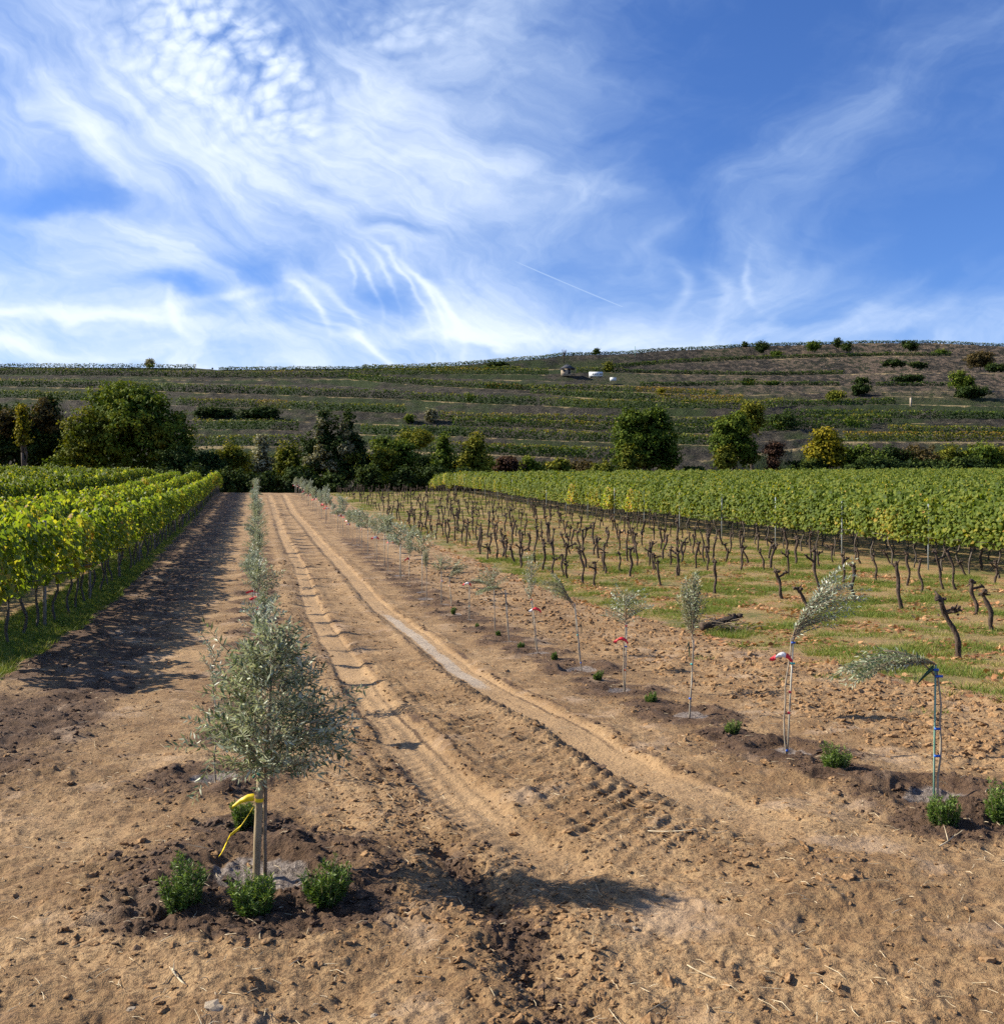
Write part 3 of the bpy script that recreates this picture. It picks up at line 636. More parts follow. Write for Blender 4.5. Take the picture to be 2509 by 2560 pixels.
sapling(O[10], 'thin olive sapling with orange knot and pale strip hanging from its stem', .80, 'spread', 0, (.0,0), n=34, ch=.45, cw=.15, ties=((.60,M_ORANGE,0),), flag=(.58,1,M_WHITE,M_ORANGE,.5))
sapling(O[11], 'thin olive sapling next to the one with the orange knot, plain stem', .80, 'upright', 0, (.01,0), n=34, ch=.5)
# the same kind farther up the row: five shapes copied
def far_proto(kind, h, ch, cw, pale, n=44):
    r = thing('olive_sapling', (0,0,0), 'x', 'olive sapling'); stem_parts(r, h, (.012,.01), True, gap=.012)
    fol, br = olive_crown(kind, n, ch, cw, .058, .018, .017)
    link('foliage', fol.mesh('foliage', M_OLIVE_Y if pale else M_OLIVE), r, loc=(0,0,h)); link('branch', br.mesh('branch', M_TWIG), r, loc=(0,0,h)); return r
def copy_tree(o, parent=None):
    c = o.copy(); COL.objects.link(c)
    if parent: c.parent = parent
    for ch in list(o.children): copy_tree(ch, c)
    return c
protos = [far_proto('spread', .78, .56, .17, True, 36), far_proto('upright', .74, .68, .2, False, 36), far_proto('lean', .80, .52, .2, True, 32), far_proto('spread', .84, .6, .2, False, 36), far_proto('thin', .80, .7, .2, True), far_proto('droop', .82, .45, .26, True)]
used = set()
def place_far(pos, label, group, rzz, sc):
    i = int(rng.integers(len(protos))); o = protos[i]
    if i in used: o = copy_tree(o)
    used.add(i)
    x, y = pos; o.location = (x, y, gz(x, y)); o.rotation_euler = (0, 0, rzz); o.scale = (sc, sc, sc*rng.uniform(.95,1.1)); tag(o, label, 'olive sapling', group)
    return o
ORD = 'first second third fourth fifth sixth seventh eighth ninth tenth eleventh twelfth thirteenth fourteenth fifteenth sixteenth seventeenth eighteenth nineteenth twentieth'.split()
for i, p in enumerate(O[12:]):
    o = place_far(p, 'slender staked olive sapling in the long row between wheel tracks and old vines', G_R, rng.random()*6.28, rng.uniform(1.0, 1.35))
    if i in (1, 4, 6, 9, 14, 22, 40):
        pass
    if i < 8: o['label'] = 'slender olive sapling, %s up the staked row counting from the blue-tied one' % ORD[i+12]
    if i in (1, 4, 6, 9, 14, 22, 40):
        flag_part(o, .72, 1 if i % 2 else -1, M_RED if i == 1 else M_WHITE, M_RED, 1.2)
        o['label'] = 'slender olive sapling with a small %s ribbon, %s up the staked row' % ('red' if i == 1 else 'white and red', ORD[i+12] if i < 8 else 'far')
for i, p in enumerate(OLIVE_L[1:]):
    if i == 0:
        sapling(p, 'very thin pale olive whip right behind the bushy young olive', .62, 'thin', PI, (.0,0), cane=False, n=14, ch=.4, cw=.12, group=G_L, pale=True); continue
    o = place_far(p, 'young olive in the single file beyond the bushy tree, half hidden by its neighbours', G_L, rng.random()*6.28, rng.uniform(.80, 1.0) if p[1] < 30 else rng.uniform(.95, 1.2))
    if i in (1, 2, 4): o['label'] = 'young olive, %s behind the bushy tree in single file' % ORD[i]
    if i == 3:
        flag_part(o, 1.12, -1, M_WHITE, M_RED, 1.0); o['label'] = 'young olive with a white and red ribbon showing above the bushy tree'
# ------------------------------------------------------------------ low rosemary shrubs
def shrub_mesh(w, h, n=4200, spread=.34):
    mb = MB(); ns = 64; skew = rng.random()*6.28; br = MB()
    for i in range(ns):
        a = rng.random()*2*np.pi; t = rng.random()**.6; d = np.array([np.cos(a)*t*spread, np.sin(a)*t*spread, 1.0]); ln = h*(.5+.75*rng.random()**1.4)*(1-.22*t)*(1+.25*np.cos(a-skew)*t)
        P = twig_curve((np.cos(a)*t*w*.30, np.sin(a)*t*w*.30, -.01), d, ln, (np.cos(a)*.15*t, np.sin(a)*.15*t, .5), 6); br.tube(P, np.linspace(.0022,.001,6), 3, cap=False)
        m = n//ns; s = rng.random(m)**.8; k = np.minimum((s*5).astype(int), 4); fr = s*5-k
        pos = P[k]*(1-fr)[:,None]+P[k+1]*fr[:,None]; T = unit(P[k+1]-P[k])
        ax = unit(T*.7 + rvec(m)*.75); L = .026*(.7+.6*rng.random(m))*(w/.17)**.5
        leaves(mb, pos, ax, rvec(m), L, .0055*(w/.17)**.5, .10+.80*s*rng.random(m)+.1*rng.random(m), 'olive')
    return mb, br
SL = ['low green shrub in the damp soil on the left of the bushy olive\u2019s stem', 'low green shrub directly below the stem of the bushy olive', 'straggly green shrub to the right of the bushy olive\u2019s stem', 'green shrub half hidden behind the bushy olive\u2019s stem and yellow tape', 'dark potted-looking shrub behind the bushy olive, under its crown',
      'bright green shrub at the foot of the cane with blue ties', 'green shrub cut by the picture edge beside the blue-tied sapling', 'round dark green shrub between the blue-tied and the ribboned saplings', 'round shrub beside the sapling with dark green tags, on dry soil', 'small shrub beside the sapling with silvery tuft', 'small shrub beside the leaning tagged sapling', 'small bright shrub on the rim of the pale puddle basin', 'small dark shrub two places past the pale puddle basin', 'tiny shrub beside the slim straight sapling', 'tiny dark shrub beside the sapling with white and red flag', 'tiny shrub farthest up the staked row']
for (x, y, s), lab in zip(SHRUBS, SL):
    lab = lab.replace('\u2019', "'").replace(' on the left of', ' just left of')
    r = thing('rosemary_shrub', (x, y, gz(x, y)-.004), lab, 'shrub', 'small evergreen shrubs planted between the olives', rz=rng.random()*6)
    s *= rng.uniform(.78, 1.08); f, b = shrub_mesh(s, s*rng.uniform(.85,1.3), spread=rng.uniform(.22,.6)); link('foliage', f.mesh('foliage', M_SHRUB), r); link('stems', b.mesh('stems', M_TWIG), r)

# ------------------------------------------------------------------ pruned old vines in the grass
def gnarl(P0, P1, r, k=8, wob=.05, sides=7, flare=1.35):
    P0 = np.array(P0, float); P1 = np.array(P1, float); f = np.linspace(0, 1, k)[:,None]; L = np.linalg.norm(P1-P0)
    P = P0*(1-f)+P1*f; ph = rng.random(2)*6.28
    P[:,0] += wob*L*np.sin(f[:,0]*rng.uniform(4,8)+ph[0])*np.sin(f[:,0]*np.pi); P[:,1] += wob*L*np.sin(f[:,0]*rng.uniform(4,8)+ph[1])*np.sin(f[:,0]*np.pi)
    rr = r*(1+.22*rng.normal(size=k)*.6); rr[0] *= flare; return P, np.maximum(rr, r*.5)
def head_mesh(mb, c, r):
    for i in range(4):
        o = rng.normal(size=3)*r*.55; q = r*rng.uniform(.5, .85); e = unit(rng.normal(size=3))*q*.7
        mb.tube([c+o-e, c+o-e*.4, c+o+e*.4, c+o+e], [q*.45, q*.85, q*.8, q*.4], 6)
    for i in range(int(rng.integers(1, 4))):
        d = unit(rng.normal(size=3)+np.array([0,0,.8])); mb.tube([c, c+d*r*1.3, c+d*r*2.2+np.array([0,0,.01])], [r*.4, r*.28, r*.14], 5)
def old_vine(base, lean, h, label, group='pruned old vines standing in the grass', r=.034, arms=0, rz=0.0):
    x, y = base; t = thing('old_vine', (x, y, gz(x, y)-.02), label, 'old vine', group, rz=rz)
    top = np.array([lean[0], lean[1], h])
    mb = MB(); P, rr = gnarl((0,0,-.04), top, r, 10, .05); mb.tube(P, rr, 8); link('trunk', mb.mesh('trunk', M_WOOD, True), t)
    hm = MB(); head_mesh(hm, P[-1], r*1.7); link('head', hm.mesh('head', M_WOOD, True), t)
    for i in range(arms):
        d = unit(np.array([rng.choice([-1,1])*rng.uniform(.5,1), rng.normal()*.5, rng.uniform(.1,.6)])); q = P[-3] + d*rng.uniform(.15,.28); am = MB(); Pa, ra = gnarl(P[-3], q, r*.7, 5, .08, flare=1.0); am.tube(Pa, ra, 7); head_mesh(am, Pa[-1], r*1.0); link('arm', am.mesh('arm', M_WOOD, True), t)
    return t
near_list = []
for (bx, by, tx, ty) in ((1650,1170,1530,800),(1300,875,1270,610),(1845,1005,1780,775),(1740,910,1715,715),(1025,840,1015,620),(770,880,690,755),(605,820,560,650),(825,830,790,530),(205,785,205,590),(960,725,960,560),(1335,740,1335,550),(1415,780,1410,590),(1550,760,1500,530),(1625,765,1565,530),(1690,690,1640,600),(1855,725,1855,600),(1155,715,1135,560),(1065,610,1035,520),(635,680,632,535),(500,650,465,530),(355,645,372,510),(165,650,150,510),(145,610,125,430),(280,580,265,490),(1245,610,1195,540),(1770,650,1770,510),(80,555,75,440),(15,560,30,460),(190,580,210,460),(400,610,365,510)):
    near_list.append((1700+bx/2.353, 1150+by/2.353, 1700+tx/2.353, 1150+ty/2.353))
for (bx, by, tx, ty) in ((1320,860,1325,700),(1250,850,1225,640),(1110,790,1100,640),(820,735,820,560),(915,700,925,450),(655,680,645,400),(600,680,590,570),(545,640,550,480),(1495,760,1490,640),(1380,760,1385,570),(1610,720,1605,560),(1770,855,1750,690),(1740,750,1720,640),(1838,715,1840,590),(1040,630,1045,470),(985,610,960,490),(1160,640,1130,510),(1220,600,1205,490),(1890,790,1890,620),(320,565,310,420),(245,540,250,430),(195,525,170,430),(145,520,150,430),(120,500,125,420),(475,540,460,400),(520,545,515,455),(390,500,385,330),(75,470,50,350),(95,480,85,335)):
    near_list.append((1000+bx/2.72, 1150+by/2.72, 1000+tx/2.72, 1150+ty/2.72))
SPECIAL = {0: 'tall leaning old vine with a dark forked head nearest the blue-tied sapling', 1: 'straight stout old vine with knobbly head, alone in the grass behind the pale sapling', 2: 'bare crooked old vine leaning by the picture edge behind the forked one', 3: 'short hooked old vine just behind the bare crooked one', 4: 'upright old vine post-like with dark blob on top, behind the streaming shoots', 5: 'dark low old vine bent over behind the pale ribboned sapling', 6: 'old vine with two thick heads side by side above one stem', 7: 'tallest twisted old vine of the middle group with stubs at half height', 8: 'old vine with a round knot on top behind the upright plume sapling', 30: 'old vine with bare crossed arms behind the silvery tufted sapling', 31: 'gnarled old vine with curved elbow behind the leaning tagged sapling'}
for i, (bx, by, tx, ty) in enumerate(near_list):
    x, y, w = gpix(bx, by); lx = (tx-bx)*w/F_PX; h = max(.25, (by-ty)*w/F_PX)
    old_vine((x, y), (lx*math.cos(YAW), -lx*math.sin(YAW)), min(h, 1.25), SPECIAL.get(i, 'dark pruned old vine with knotted head standing in the middle of the grass strip'), r=.036 if i < 10 else .031, arms=(i % 3 == 0)+(i in (0, 6, 7)))
def stump_variant():
    mb = MB(); top = np.array([rng.normal()*.09, rng.normal()*.09, rng.uniform(.45,.85)]); P, rr = gnarl((0,0,-.04), top, .034, 9, .045); mb.tube(P, rr, 7); head_mesh(mb, P[-1], .062)
    if rng.random() < .6:
        Pa, ra = gnarl(P[-2], P[-2]+np.array([rng.choice([-1,1])*.2, rng.normal()*.1, .12]), .026, 5, .1); mb.tube(Pa, ra, 6); head_mesh(mb, Pa[-1], .036)
    return mb.mesh('old_vine', M_WOOD, True)
sv = [stump_variant() for _ in range(14)]
cand_v = []
for Xr in (8.6, 10.3, 12.0, 13.7, 15.4, 17.1, 18.6):
    y = 10.0 + rng.random()
    while y < 106:
        y += rng.uniform(.95, 1.9) if y < 62 else rng.uniform(1.2, 2.2)
        x = Xr + rng.normal(0, .12); dep = x*FW[0]+y*FW[1]
        if dep < 27 + 4*((x-8)/10) or rng.random() < .0: continue
        cand_v.append((x, y))
cand_v.sort(key=lambda p: p[1])
for x, y in cand_v[:242]:
        o = link('old_vine', sv[int(rng.integers(14))], None, (x, y, gz(x, y)-.02), rng.random()*6.28, rng.uniform(.85,1.2))
        tag(o, 'one of many small dark pruned old vines far up the grass strip', 'old vine', 'pruned old vines far up the grass strip')
# the uprooted vine lying at the soil edge
x, y, _ = gpix(1800, 1580)
t = thing('uprooted_vine', (x, y, gz(x, y)), 'uprooted dark vine stump lying on its side in a heap of dry stalks', 'vine stump')
mb = MB(); P, rr = gnarl((-.35,0,.10), (.42,.25,.20), .05, 9, .10); mb.tube(P, rr, 8); link('trunk', mb.mesh('trunk', M_WOOD, True), t)
mb = MB(); head_mesh(mb, np.array([.45,.27,.22]), .08); link('head', mb.mesh('head', M_WOOD, True), t)
mb = MB()
for i in range(60):
    a = rng.normal(size=3)*np.array([.30,.16,.05])+np.array([.05,.1,.10]); d = unit(rng.normal(size=3)*np.array([1,.6,.25])); mb.tube([a-d*.18, a+np.array([0,0,.03]), a+d*.2], [.006,.006,.004], 4, cap=False)
link('roots', mb.mesh('roots', M_TWIG), t)

# ------------------------------------------------------------------ leafy vineyards
def vine_foliage(L=1.15, z0=.84, z1=1.97, th=.24, n=540, yellow=0.0, lf=.098):
    mb = MB(); m = n
    y = rng.uniform(-L/2-.08, L/2+.08, m); z = z0 + (z1-z0)*rng.random(m)**.9; 
    prof = np.interp((z-z0)/(z1-z0), [0,.15,.6,.9,1], [.5,.95,1.0,.85,.45]) * (1+.35*np.sin(y*5.2+rng.random()*6)*np.sin(z*5+rng.random()*6))
    s = np.where(rng.random(m) < .5, -1, 1); x = s*th*prof*np.sqrt(rng.random(m)*.75+.25)
    z = z + .10*np.sin(y*4.0+rng.random()*6)*(z-z0)/(z1-z0)
    k = rng.random(m) < .05; z[k] += rng.uniform(.05,.28,k.sum()); x[k] *= .4
    pos = np.c_[x, y, z]
    nr = unit(np.c_[s*1.0, rng.normal(size=m)*.7, .35+.55*rng.normal(size=m)*.8 + .6*((z-z0)/(z1-z0))**2])
    ax = unit(np.c_[s*.35+rng.normal(size=m)*.25, rng.normal(size=m)*.6, -1+.5*rng.normal(size=m)])
    tone = np.clip(.44 + .17*rng.normal(size=m) + yellow + .12*(1-(z-z0)/(z1-z0)) + .10*np.sin(y*3+rng.random()*6), 0, 1)
    leaves(mb, pos, ax, nr, lf*(.75+.5*rng.random(m)), lf*(.8+.5*rng.random(m)), tone, 'vine')
    return mb
def vine_trunk():
    mb = MB(); P, rr = gnarl((0,0,-.05), (rng.normal()*.05, rng.normal()*.09, .88), .026, 8, .06); mb.tube(P, rr, 6)
    mb.tube([P[-1], P[-1]+np.array([0,.25,.10]), P[-1]+np.array([0,.55,.12])], [.016,.012,.008], 5); mb.tube([P[-1], P[-1]+np.array([0,-.25,.10]), P[-1]+np.array([0,-.5,.12])], [.016,.012,.008], 5)
    return mb
_cnt = {}
def seen_order(group, x, y):
    if group not in ('vines of the leafy row by the tilled strip', 'vines of the front row facing the old vines'): return None
    px = CX + F_PX*(x*RT[0]+y*RT[1])/(x*FW[0]+y*FW[1])
    if px < 0 or px > 2509: return None
    q = _cnt.get(group, 0); _cnt[group] = q+1; return q if q < 16 else None
FOL_Y = [vine_foliage(yellow=v).mesh('foliage', M_VINE) for v in (.0,.10,.02,.20,.06,.14,-.03,.08)]
FOL_G = [vine_foliage(yellow=v-.03, n=470, lf=.094).mesh('foliage', M_VINE_G) for v in (.0,.05,-.05,.09,.02,.15)]
TRK = [vine_trunk().mesh('trunk', M_WOOD2, True) for _ in range(6)]
def vine(x, y, fols, label, group, sc=1.0, i=None):
    q = seen_order(group, x, y)
    if q is not None: label = ('yellowing ' if x < 0 else 'green ') + 'grape vine, %s from the picture edge in the ' % ORD[q] + {-4: 'leafy row beside the tilled strip', 20: 'front row facing the old vines'}[round(x) if x > 0 else -4]
    r = thing('grape_vine', (x, y, gz_fast(x, y)), label, 'grape vine', group, rz=rng.choice([0, math.pi]) + rng.normal()*.05)
    f = fols[int(rng.integers(len(fols)))] if i is None else fols[i]
    link('foliage', f, r, sc=(rng.uniform(.9,1.25)*sc, rng.uniform(.98,1.12), sc*rng.uniform(.94,1.06))); link('trunk', TRK[int(rng.integers(6))], r, rz=rng.random()*6)
    return r
def gz_fast(x, y): return float(zbase(x, y))
def bamboo_post(x, y, h, m, r, label, group, name='vineyard_post'):
    mb = MB(); mb.tube([(0,0,-.1),(0,0,h)], r, 8); o = link(name, mb.mesh(name, m, True), None, (x, y, gz_fast(x, y))); tag(o, label, 'post', group)
LX = [-3.70, -5.70, -7.70]
for row, (Xr, ys, lab) in enumerate(((LX[0], 13.6, 'yellowing grape vine in the first leafy row beside the dark tilled strip'), (LX[1], 16.0, 'yellow-green grape vine in the second leafy row, behind the one by the tilled strip'), (LX[2], 18.0, 'grape vine in the third leafy row, last before the dark green rows'))):
    y = ys; n = 0
    while y < 110.5:
        if row < 2 or n < 62: vine(Xr+rng.normal(0,.05), y, FOL_Y, lab, ('vines of the leafy row by the tilled strip','vines of the second leafy row','vines of the third leafy row')[row], 1.0)
        y += 1.12+rng.normal(0,.06); n += 1
for i in range(19): bamboo_post(LX[0]+.03, 14.2+i*5.0, 1.95, M_WPOST, .032, 'grey wooden post in the leafy row by the tilled strip', 'posts of the leafy row by the tilled strip')
RX = 20.0
y = 16.0; k = 0
while y < 127:
    v = vine(RX+rng.normal(0,.06), y, FOL_G if rng.random() < .93 else FOL_Y[3:4], 'green grape vine in the front row facing the strip of old vines', 'vines of the front row facing the old vines', 1.03)
    if k % 4 == 0: bamboo_post(RX-.10, y+.5, 2.0, M_POST, .022, 'thin metal post in the front row facing the old vines', 'metal posts of the front row facing the old vines')
    y += 1.15+rng.normal(0,.06); k += 1

# instanced masses: one object each, points carry the place, turn, size and pick
def scatter(name, pts, rot, scl, idx, protos, label):
    col = bpy.data.collections.new(name+'_kinds')
    for i, me in enumerate(protos): col.objects.link(bpy.data.objects.new('kind_%02d' % i, me))
    me = bpy.data.meshes.new(name); me.vertices.add(len(pts)); me.vertices.foreach_set('co', np.asarray(pts, np.float32).ravel())
    for nm, ty, dt, arr in (('turn','FLOAT_VECTOR','vector',rot), ('size','FLOAT_VECTOR','vector',scl), ('pick','INT','value',idx)):
        a = me.attributes.new(nm, ty, 'POINT'); a.data.foreach_set(dt, np.asarray(arr, np.int32 if ty == 'INT' else np.float32).ravel())
    o = link(name, me); tag(o, label, None, None, 'stuff')
    ng = bpy.data.node_groups.new(name+'_nodes', 'GeometryNodeTree'); ng.interface.new_socket('Geometry', in_out='INPUT', socket_type='NodeSocketGeometry'); ng.interface.new_socket('Geometry', in_out='OUTPUT', socket_type='NodeSocketGeometry')
    gi = ng.nodes.new('NodeGroupInput'); go = ng.nodes.new('NodeGroupOutput'); ip = ng.nodes.new('GeometryNodeInstanceOnPoints'); ci = ng.nodes.new('GeometryNodeCollectionInfo')
    ci.inputs['Collection'].default_value = col; ci.inputs['Separate Children'].default_value = True; ci.inputs['Reset Children'].default_value = True
    ip.inputs['Pick Instance'].default_value = True
    def na(n, ty):
        a = ng.nodes.new('GeometryNodeInputNamedAttribute'); a.data_type = ty; a.inputs['Name'].default_value = n; return a.outputs['Attribute']
    L = ng.links.new; L(gi.outputs[0], ip.inputs['Points']); L(ci.outputs[0], ip.inputs['Instance']); L(na('pick','INT'), ip.inputs['Instance Index'])
    e2r = ng.nodes.new('FunctionNodeEulerToRotation'); L(na('turn','FLOAT_VECTOR'), e2r.inputs[0]); L(e2r.outputs[0], ip.inputs['Rotation'])
    L(na('size','FLOAT_VECTOR'), ip.inputs['Scale']); L(ip.outputs[0], go.inputs[0])
    md = o.modifiers.new('instances', 'NODES'); md.node_group = ng
    return o
def rest_of_old_vines():
    P = [(x, y, gz_fast(x, y)-.02) for x, y in cand_v[242:]]; n = len(P)
    scatter('old_vines', P, [(0,0,a) for a in rng.random(n)*6.28], [(s,s,s) for s in rng.uniform(.85,1.2,n)], rng.integers(0, 14, n), sv, 'tiny dark old vines crowded near the crest of the grass strip')
rest_of_old_vines()
def whole_vine(fol, yellow, mat, n=420, lf=.118):
    a = vine_foliage(yellow=yellow, n=n, lf=lf); t = vine_trunk()
    for V, Q, T, at in zip(t.v, [t.q[0]], [t.t[0]], t.att): pass
    m = MB()
    m.v = a.v + t.v; m.att = a.att + t.att; m.n = a.n + t.n
    m.q = a.q + [q + a.n for q in t.q]; m.qm = a.qm + [np.ones(len(q), int) for q in t.q]; m.t = a.t + [q + a.n for q in t.t]; m.tm = a.tm + [np.ones(len(q), int) for q in t.t]
    return m.mesh('vine', [mat, M_WOOD2])
WV_G = [whole_vine(None, v, M_VINE_G) for v in (-.02,.02,.06,-.05,.10,.0)]
WV_Y = [whole_vine(None, v, M_VINE) for v in (.0,.06,.12,.22)]
def mass(name, label, rows, y0f, y1, protos, hs=1.0, weights=None):
    P, Rr, S, I = [], [], [], []
    for Xr in rows:
        y = y0f(Xr)
        while y < y1:
            x = Xr+rng.normal(0,.06); P.append((x, y, gz_fast(x, y))); Rr.append((0,0,rng.choice([0,math.pi])+rng.normal()*.05)); s = rng.uniform(.94,1.08)*hs
            S.append((rng.uniform(.95,1.3), 1.08, s)); I.append(rng.choice(len(protos), p=weights)); y += 1.12
    return scatter(name, P, Rr, S, I, protos, label)
mass('vineyard', 'broad green vineyard on the rise behind the strip of old vines', [RX+1.95*i for i in range(1, 44)], lambda X: max(10, (X-6)*1.02-6), 127, WV_G, 1.03, [.2,.2,.2,.15,.1,.15])
mass('vineyard', 'rest of the third leafy row running up to the crest', [LX[2]], lambda X: 88, 106.5, WV_Y)
mass('vineyard', 'dark green vineyard rows behind the three yellowing rows', [-10.3-2.0*i for i in range(0, 22)], lambda X: max(20, -X*1.8), 108, WV_G+WV_Y[:2], 1.12, [.22,.2,.14,.2,.04,.1,.06,.04])

# ------------------------------------------------------------------ ground cover
M_GRASS = leaf_mat('grass_blade', [(0,(.07,.125,.016)),(.45,(.16,.205,.035)),(.7,(.28,.25,.075)),(1,(.42,.32,.14))], .3, .6, .2, objvar=.0)
M_DRYGRASS = leaf_mat('dry_grass', [(0,(.16,.13,.05)),(.5,(.30,.22,.10)),(1,(.42,.33,.17))], .25, .7, .2)
def tuft(n, h, spread, t0, t1):
    mb = MB(); a = rng.random(n)*6.28; r = spread*np.sqrt(rng.random(n)); pos = np.c_[np.cos(a)*r, np.sin(a)*r, np.full(n, -.01)]
    ax = unit(np.c_[np.cos(a)*.7+rng.normal(size=n)*.4, np.sin(a)*.7+rng.normal(size=n)*.4, np.full(n, 1.0)])
    leaves(mb, pos, ax, rvec(n), h*(.5+.8*rng.random(n)), .006+.004*rng.random(n), rng.uniform(t0, t1, n), 'blade'); return mb.mesh('tuft', M_GRASS)
TUFT = [tuft(38, .055, .10, .0,.5), tuft(38, .07, .11, .1,.6), tuft(30, .06, .12, .45,.95), tuft(26, .05, .12, .6,1.0), tuft(34, .11, .09, .1,.7)]
P = []
def cand(n, x0, x1, y0, y1): return np.c_[rng.uniform(x0, x1, n), rng.uniform(y0, y1, n)]
cs = np.concatenate([cand(26000, 7.0, 19.6, 7, 34), cand(15000, 7.0, 22, 34, 106), cand(8500, -4.6, -2.7, 10, 34), cand(6500, -4.9, -2.9, 34, 107), cand(900, 5.6, 7.4, 6, 30)])
res = np.full(len(cs), .12); z, f = ground_fields(cs[:,0], cs[:,1], res)
patch = fbm(cs[:,0]*.55, cs[:,1]*.55, 301, 4); patch2 = fbm(cs[:,0]*1.6, cs[:,1]*1.6, 302, 3)
right = cs[:,0] > 0
keep = (f['grass'] > .55) & ((rng.random(len(cs)) < .46+1.3*patch+.6*patch2) | ~right)
keep |= (cs[:,0] > 5.6) & (cs[:,0] < 7.4) & (patch2 > .28) & (cs[:,1] < 14)
cs, z, patch, patch2, right = cs[keep], z[keep], patch[keep], patch2[keep], right[keep]
g = patch + .4*patch2 + .10*rng.normal(size=len(cs))
pick = np.where(~right, rng.choice([0,1,1,4], len(cs)), np.where(g > .16, rng.choice([0,1,4], len(cs)), np.where(g > .0, rng.choice([1,2,2], len(cs)), 3)))
s = rng.uniform(.7, 1.3, len(cs))*(1+.006*cs[:,1])
scatter('grass', np.c_[cs, z], np.c_[np.zeros(len(cs)), np.zeros(len(cs)), rng.random(len(cs))*6.28], np.c_[s,s,s], pick, TUFT, 'short patchy grass between the old vines and beside the leafy rows')
# dry fallen vine leaves under the old vines
M_DEAD = leaf_mat('fallen_leaf', [(0,(.17,.075,.035)),(.5,(.36,.17,.075)),(1,(.50,.29,.14))], .2, .7, .2)
dl = MB(); n = 15000; c = np.concatenate([cand(n, 7.1, 18.5, 7, 26), cand(n, 6.9, 18, 26, 60)])
pt = fbm(c[:,0]*.9, c[:,1]*.9, 401, 3); lines = np.cos((c[:,0]-8.6)*2*np.pi/1.7); c = c[(pt + .28*lines + .05*rng.normal(size=len(c))) > .08]
_, f = ground_fields(c[:,0], c[:,1], np.full(len(c), .12)); zz = _
leaves(dl, np.c_[c, zz+.012+.02*rng.random(len(c))], rvec(len(c))*np.array([1,1,.3]), rvec(len(c))*.45+np.array([0,0,1]), .078*(.7+.5*rng.random(len(c))), .078*(.7+.5*rng.random(len(c))), rng.random(len(c)), 'vine')
tag(link('fallen_leaves', dl.mesh('fallen_leaves', M_DEAD)), 'rusty dry vine leaves scattered under the old vines', None, None, 'stuff')
# clods of soil
def clod_mesh(mat, seed):
    bm = bmesh.new(); bmesh.ops.create_icosphere(bm, subdivisions=2, radius=1.0)
    for v in bm.verts:
        p = np.array(v.co); q = 1 + .5*perlin(np.array([p[0]*1.3+seed]), np.array([p[1]*1.3+p[2]*1.7]), seed)[0] + .25*perlin(np.array([p[0]*3+p[2]]), np.array([p[1]*3-seed]), seed+3)[0]
        v.co = Vector(p*q*np.array([1.15, .9, .46]))
    me = bpy.data.meshes.new('clod'); bm.to_mesh(me); bm.free(); me.materials.append(mat); return me
M_CLOD = plain_mat('dry_clod', (.17,.095,.045), (.33,.205,.105), 1.6, .95, .9, .1); M_CLODW = plain_mat('damp_clod', (.042,.026,.018), (.12,.072,.044), 1.6, .9, .9, .25)
CD = [clod_mesh(M_CLOD, i) for i in range(6)]; CWT = [clod_mesh(M_CLODW, i+9) for i in range(6)]
n = 150000
rr = 2.6*np.exp(rng.random(n)*math.log(34/2.6)); aa = YAW + R(1)*rng.uniform(-31, 31, n); c = np.c_[rr*np.sin(aa), rr*np.cos(aa)]
z, f = ground_fields(c[:,0], c[:,1], np.maximum(.02, .0065*rr))
rightband = sstep(c[:,0], 4.5, 5.2)*sstep(-c[:,0], -7.8, -7.2)
pn = fbm(c[:,0]*1.3, c[:,1]*1.3, 501, 3)
dR, _ = along(RUT, c[:,0], c[:,1]); dA, _ = along(TRK_A, c[:,0], c[:,1]); dB, _ = along(TRK_B, c[:,0], c[:,1])
pr = (.06 + .75*f['damp'] + .75*rightband + .5*np.exp(-(dR/.25)**2) + .40*np.exp(-((dA+.55)/.25)**2) + .35*np.exp(-((dB+.62)/.3)**2) + .35*np.clip(pn, 0, 1)) * (1-f['grass'])*(1-.9*f['track'])*(1-.8*np.clip(f['mud']*1.5, 0, 1))
kp = rng.random(n) < pr*.62; c, z, d, rr = c[kp], z[kp], f['damp'][kp], rr[kp]; band = rightband[kp]  # dark clods also follow the shade painted into this mask
s = np.exp(rng.normal(math.log(.0058), .50, len(c)))*(1+.7*band)*(1+.05*rr); s = np.minimum(s, .024+.0016*rr)
tn = np.c_[rng.normal(size=(len(c),2))*.4, rng.random(len(c))*6.28]
for nm, mk, pro, lab in (('dry_clods', d < .45+.2*rng.normal(size=len(c)), CD, 'crumbs and clods of dry ochre soil'), ('damp_clods', None, CWT, 'dark damp clods dug up round the plants')):
    if mk is None: mk = ~prev
    prev = mk; scatter(nm, np.c_[c[mk], z[mk]+s[mk]*.05], tn[mk], np.c_[s,s,s][mk]*rng.uniform(.8,1.3,(mk.sum(),3)), rng.integers(0, 6, mk.sum()), pro, lab)
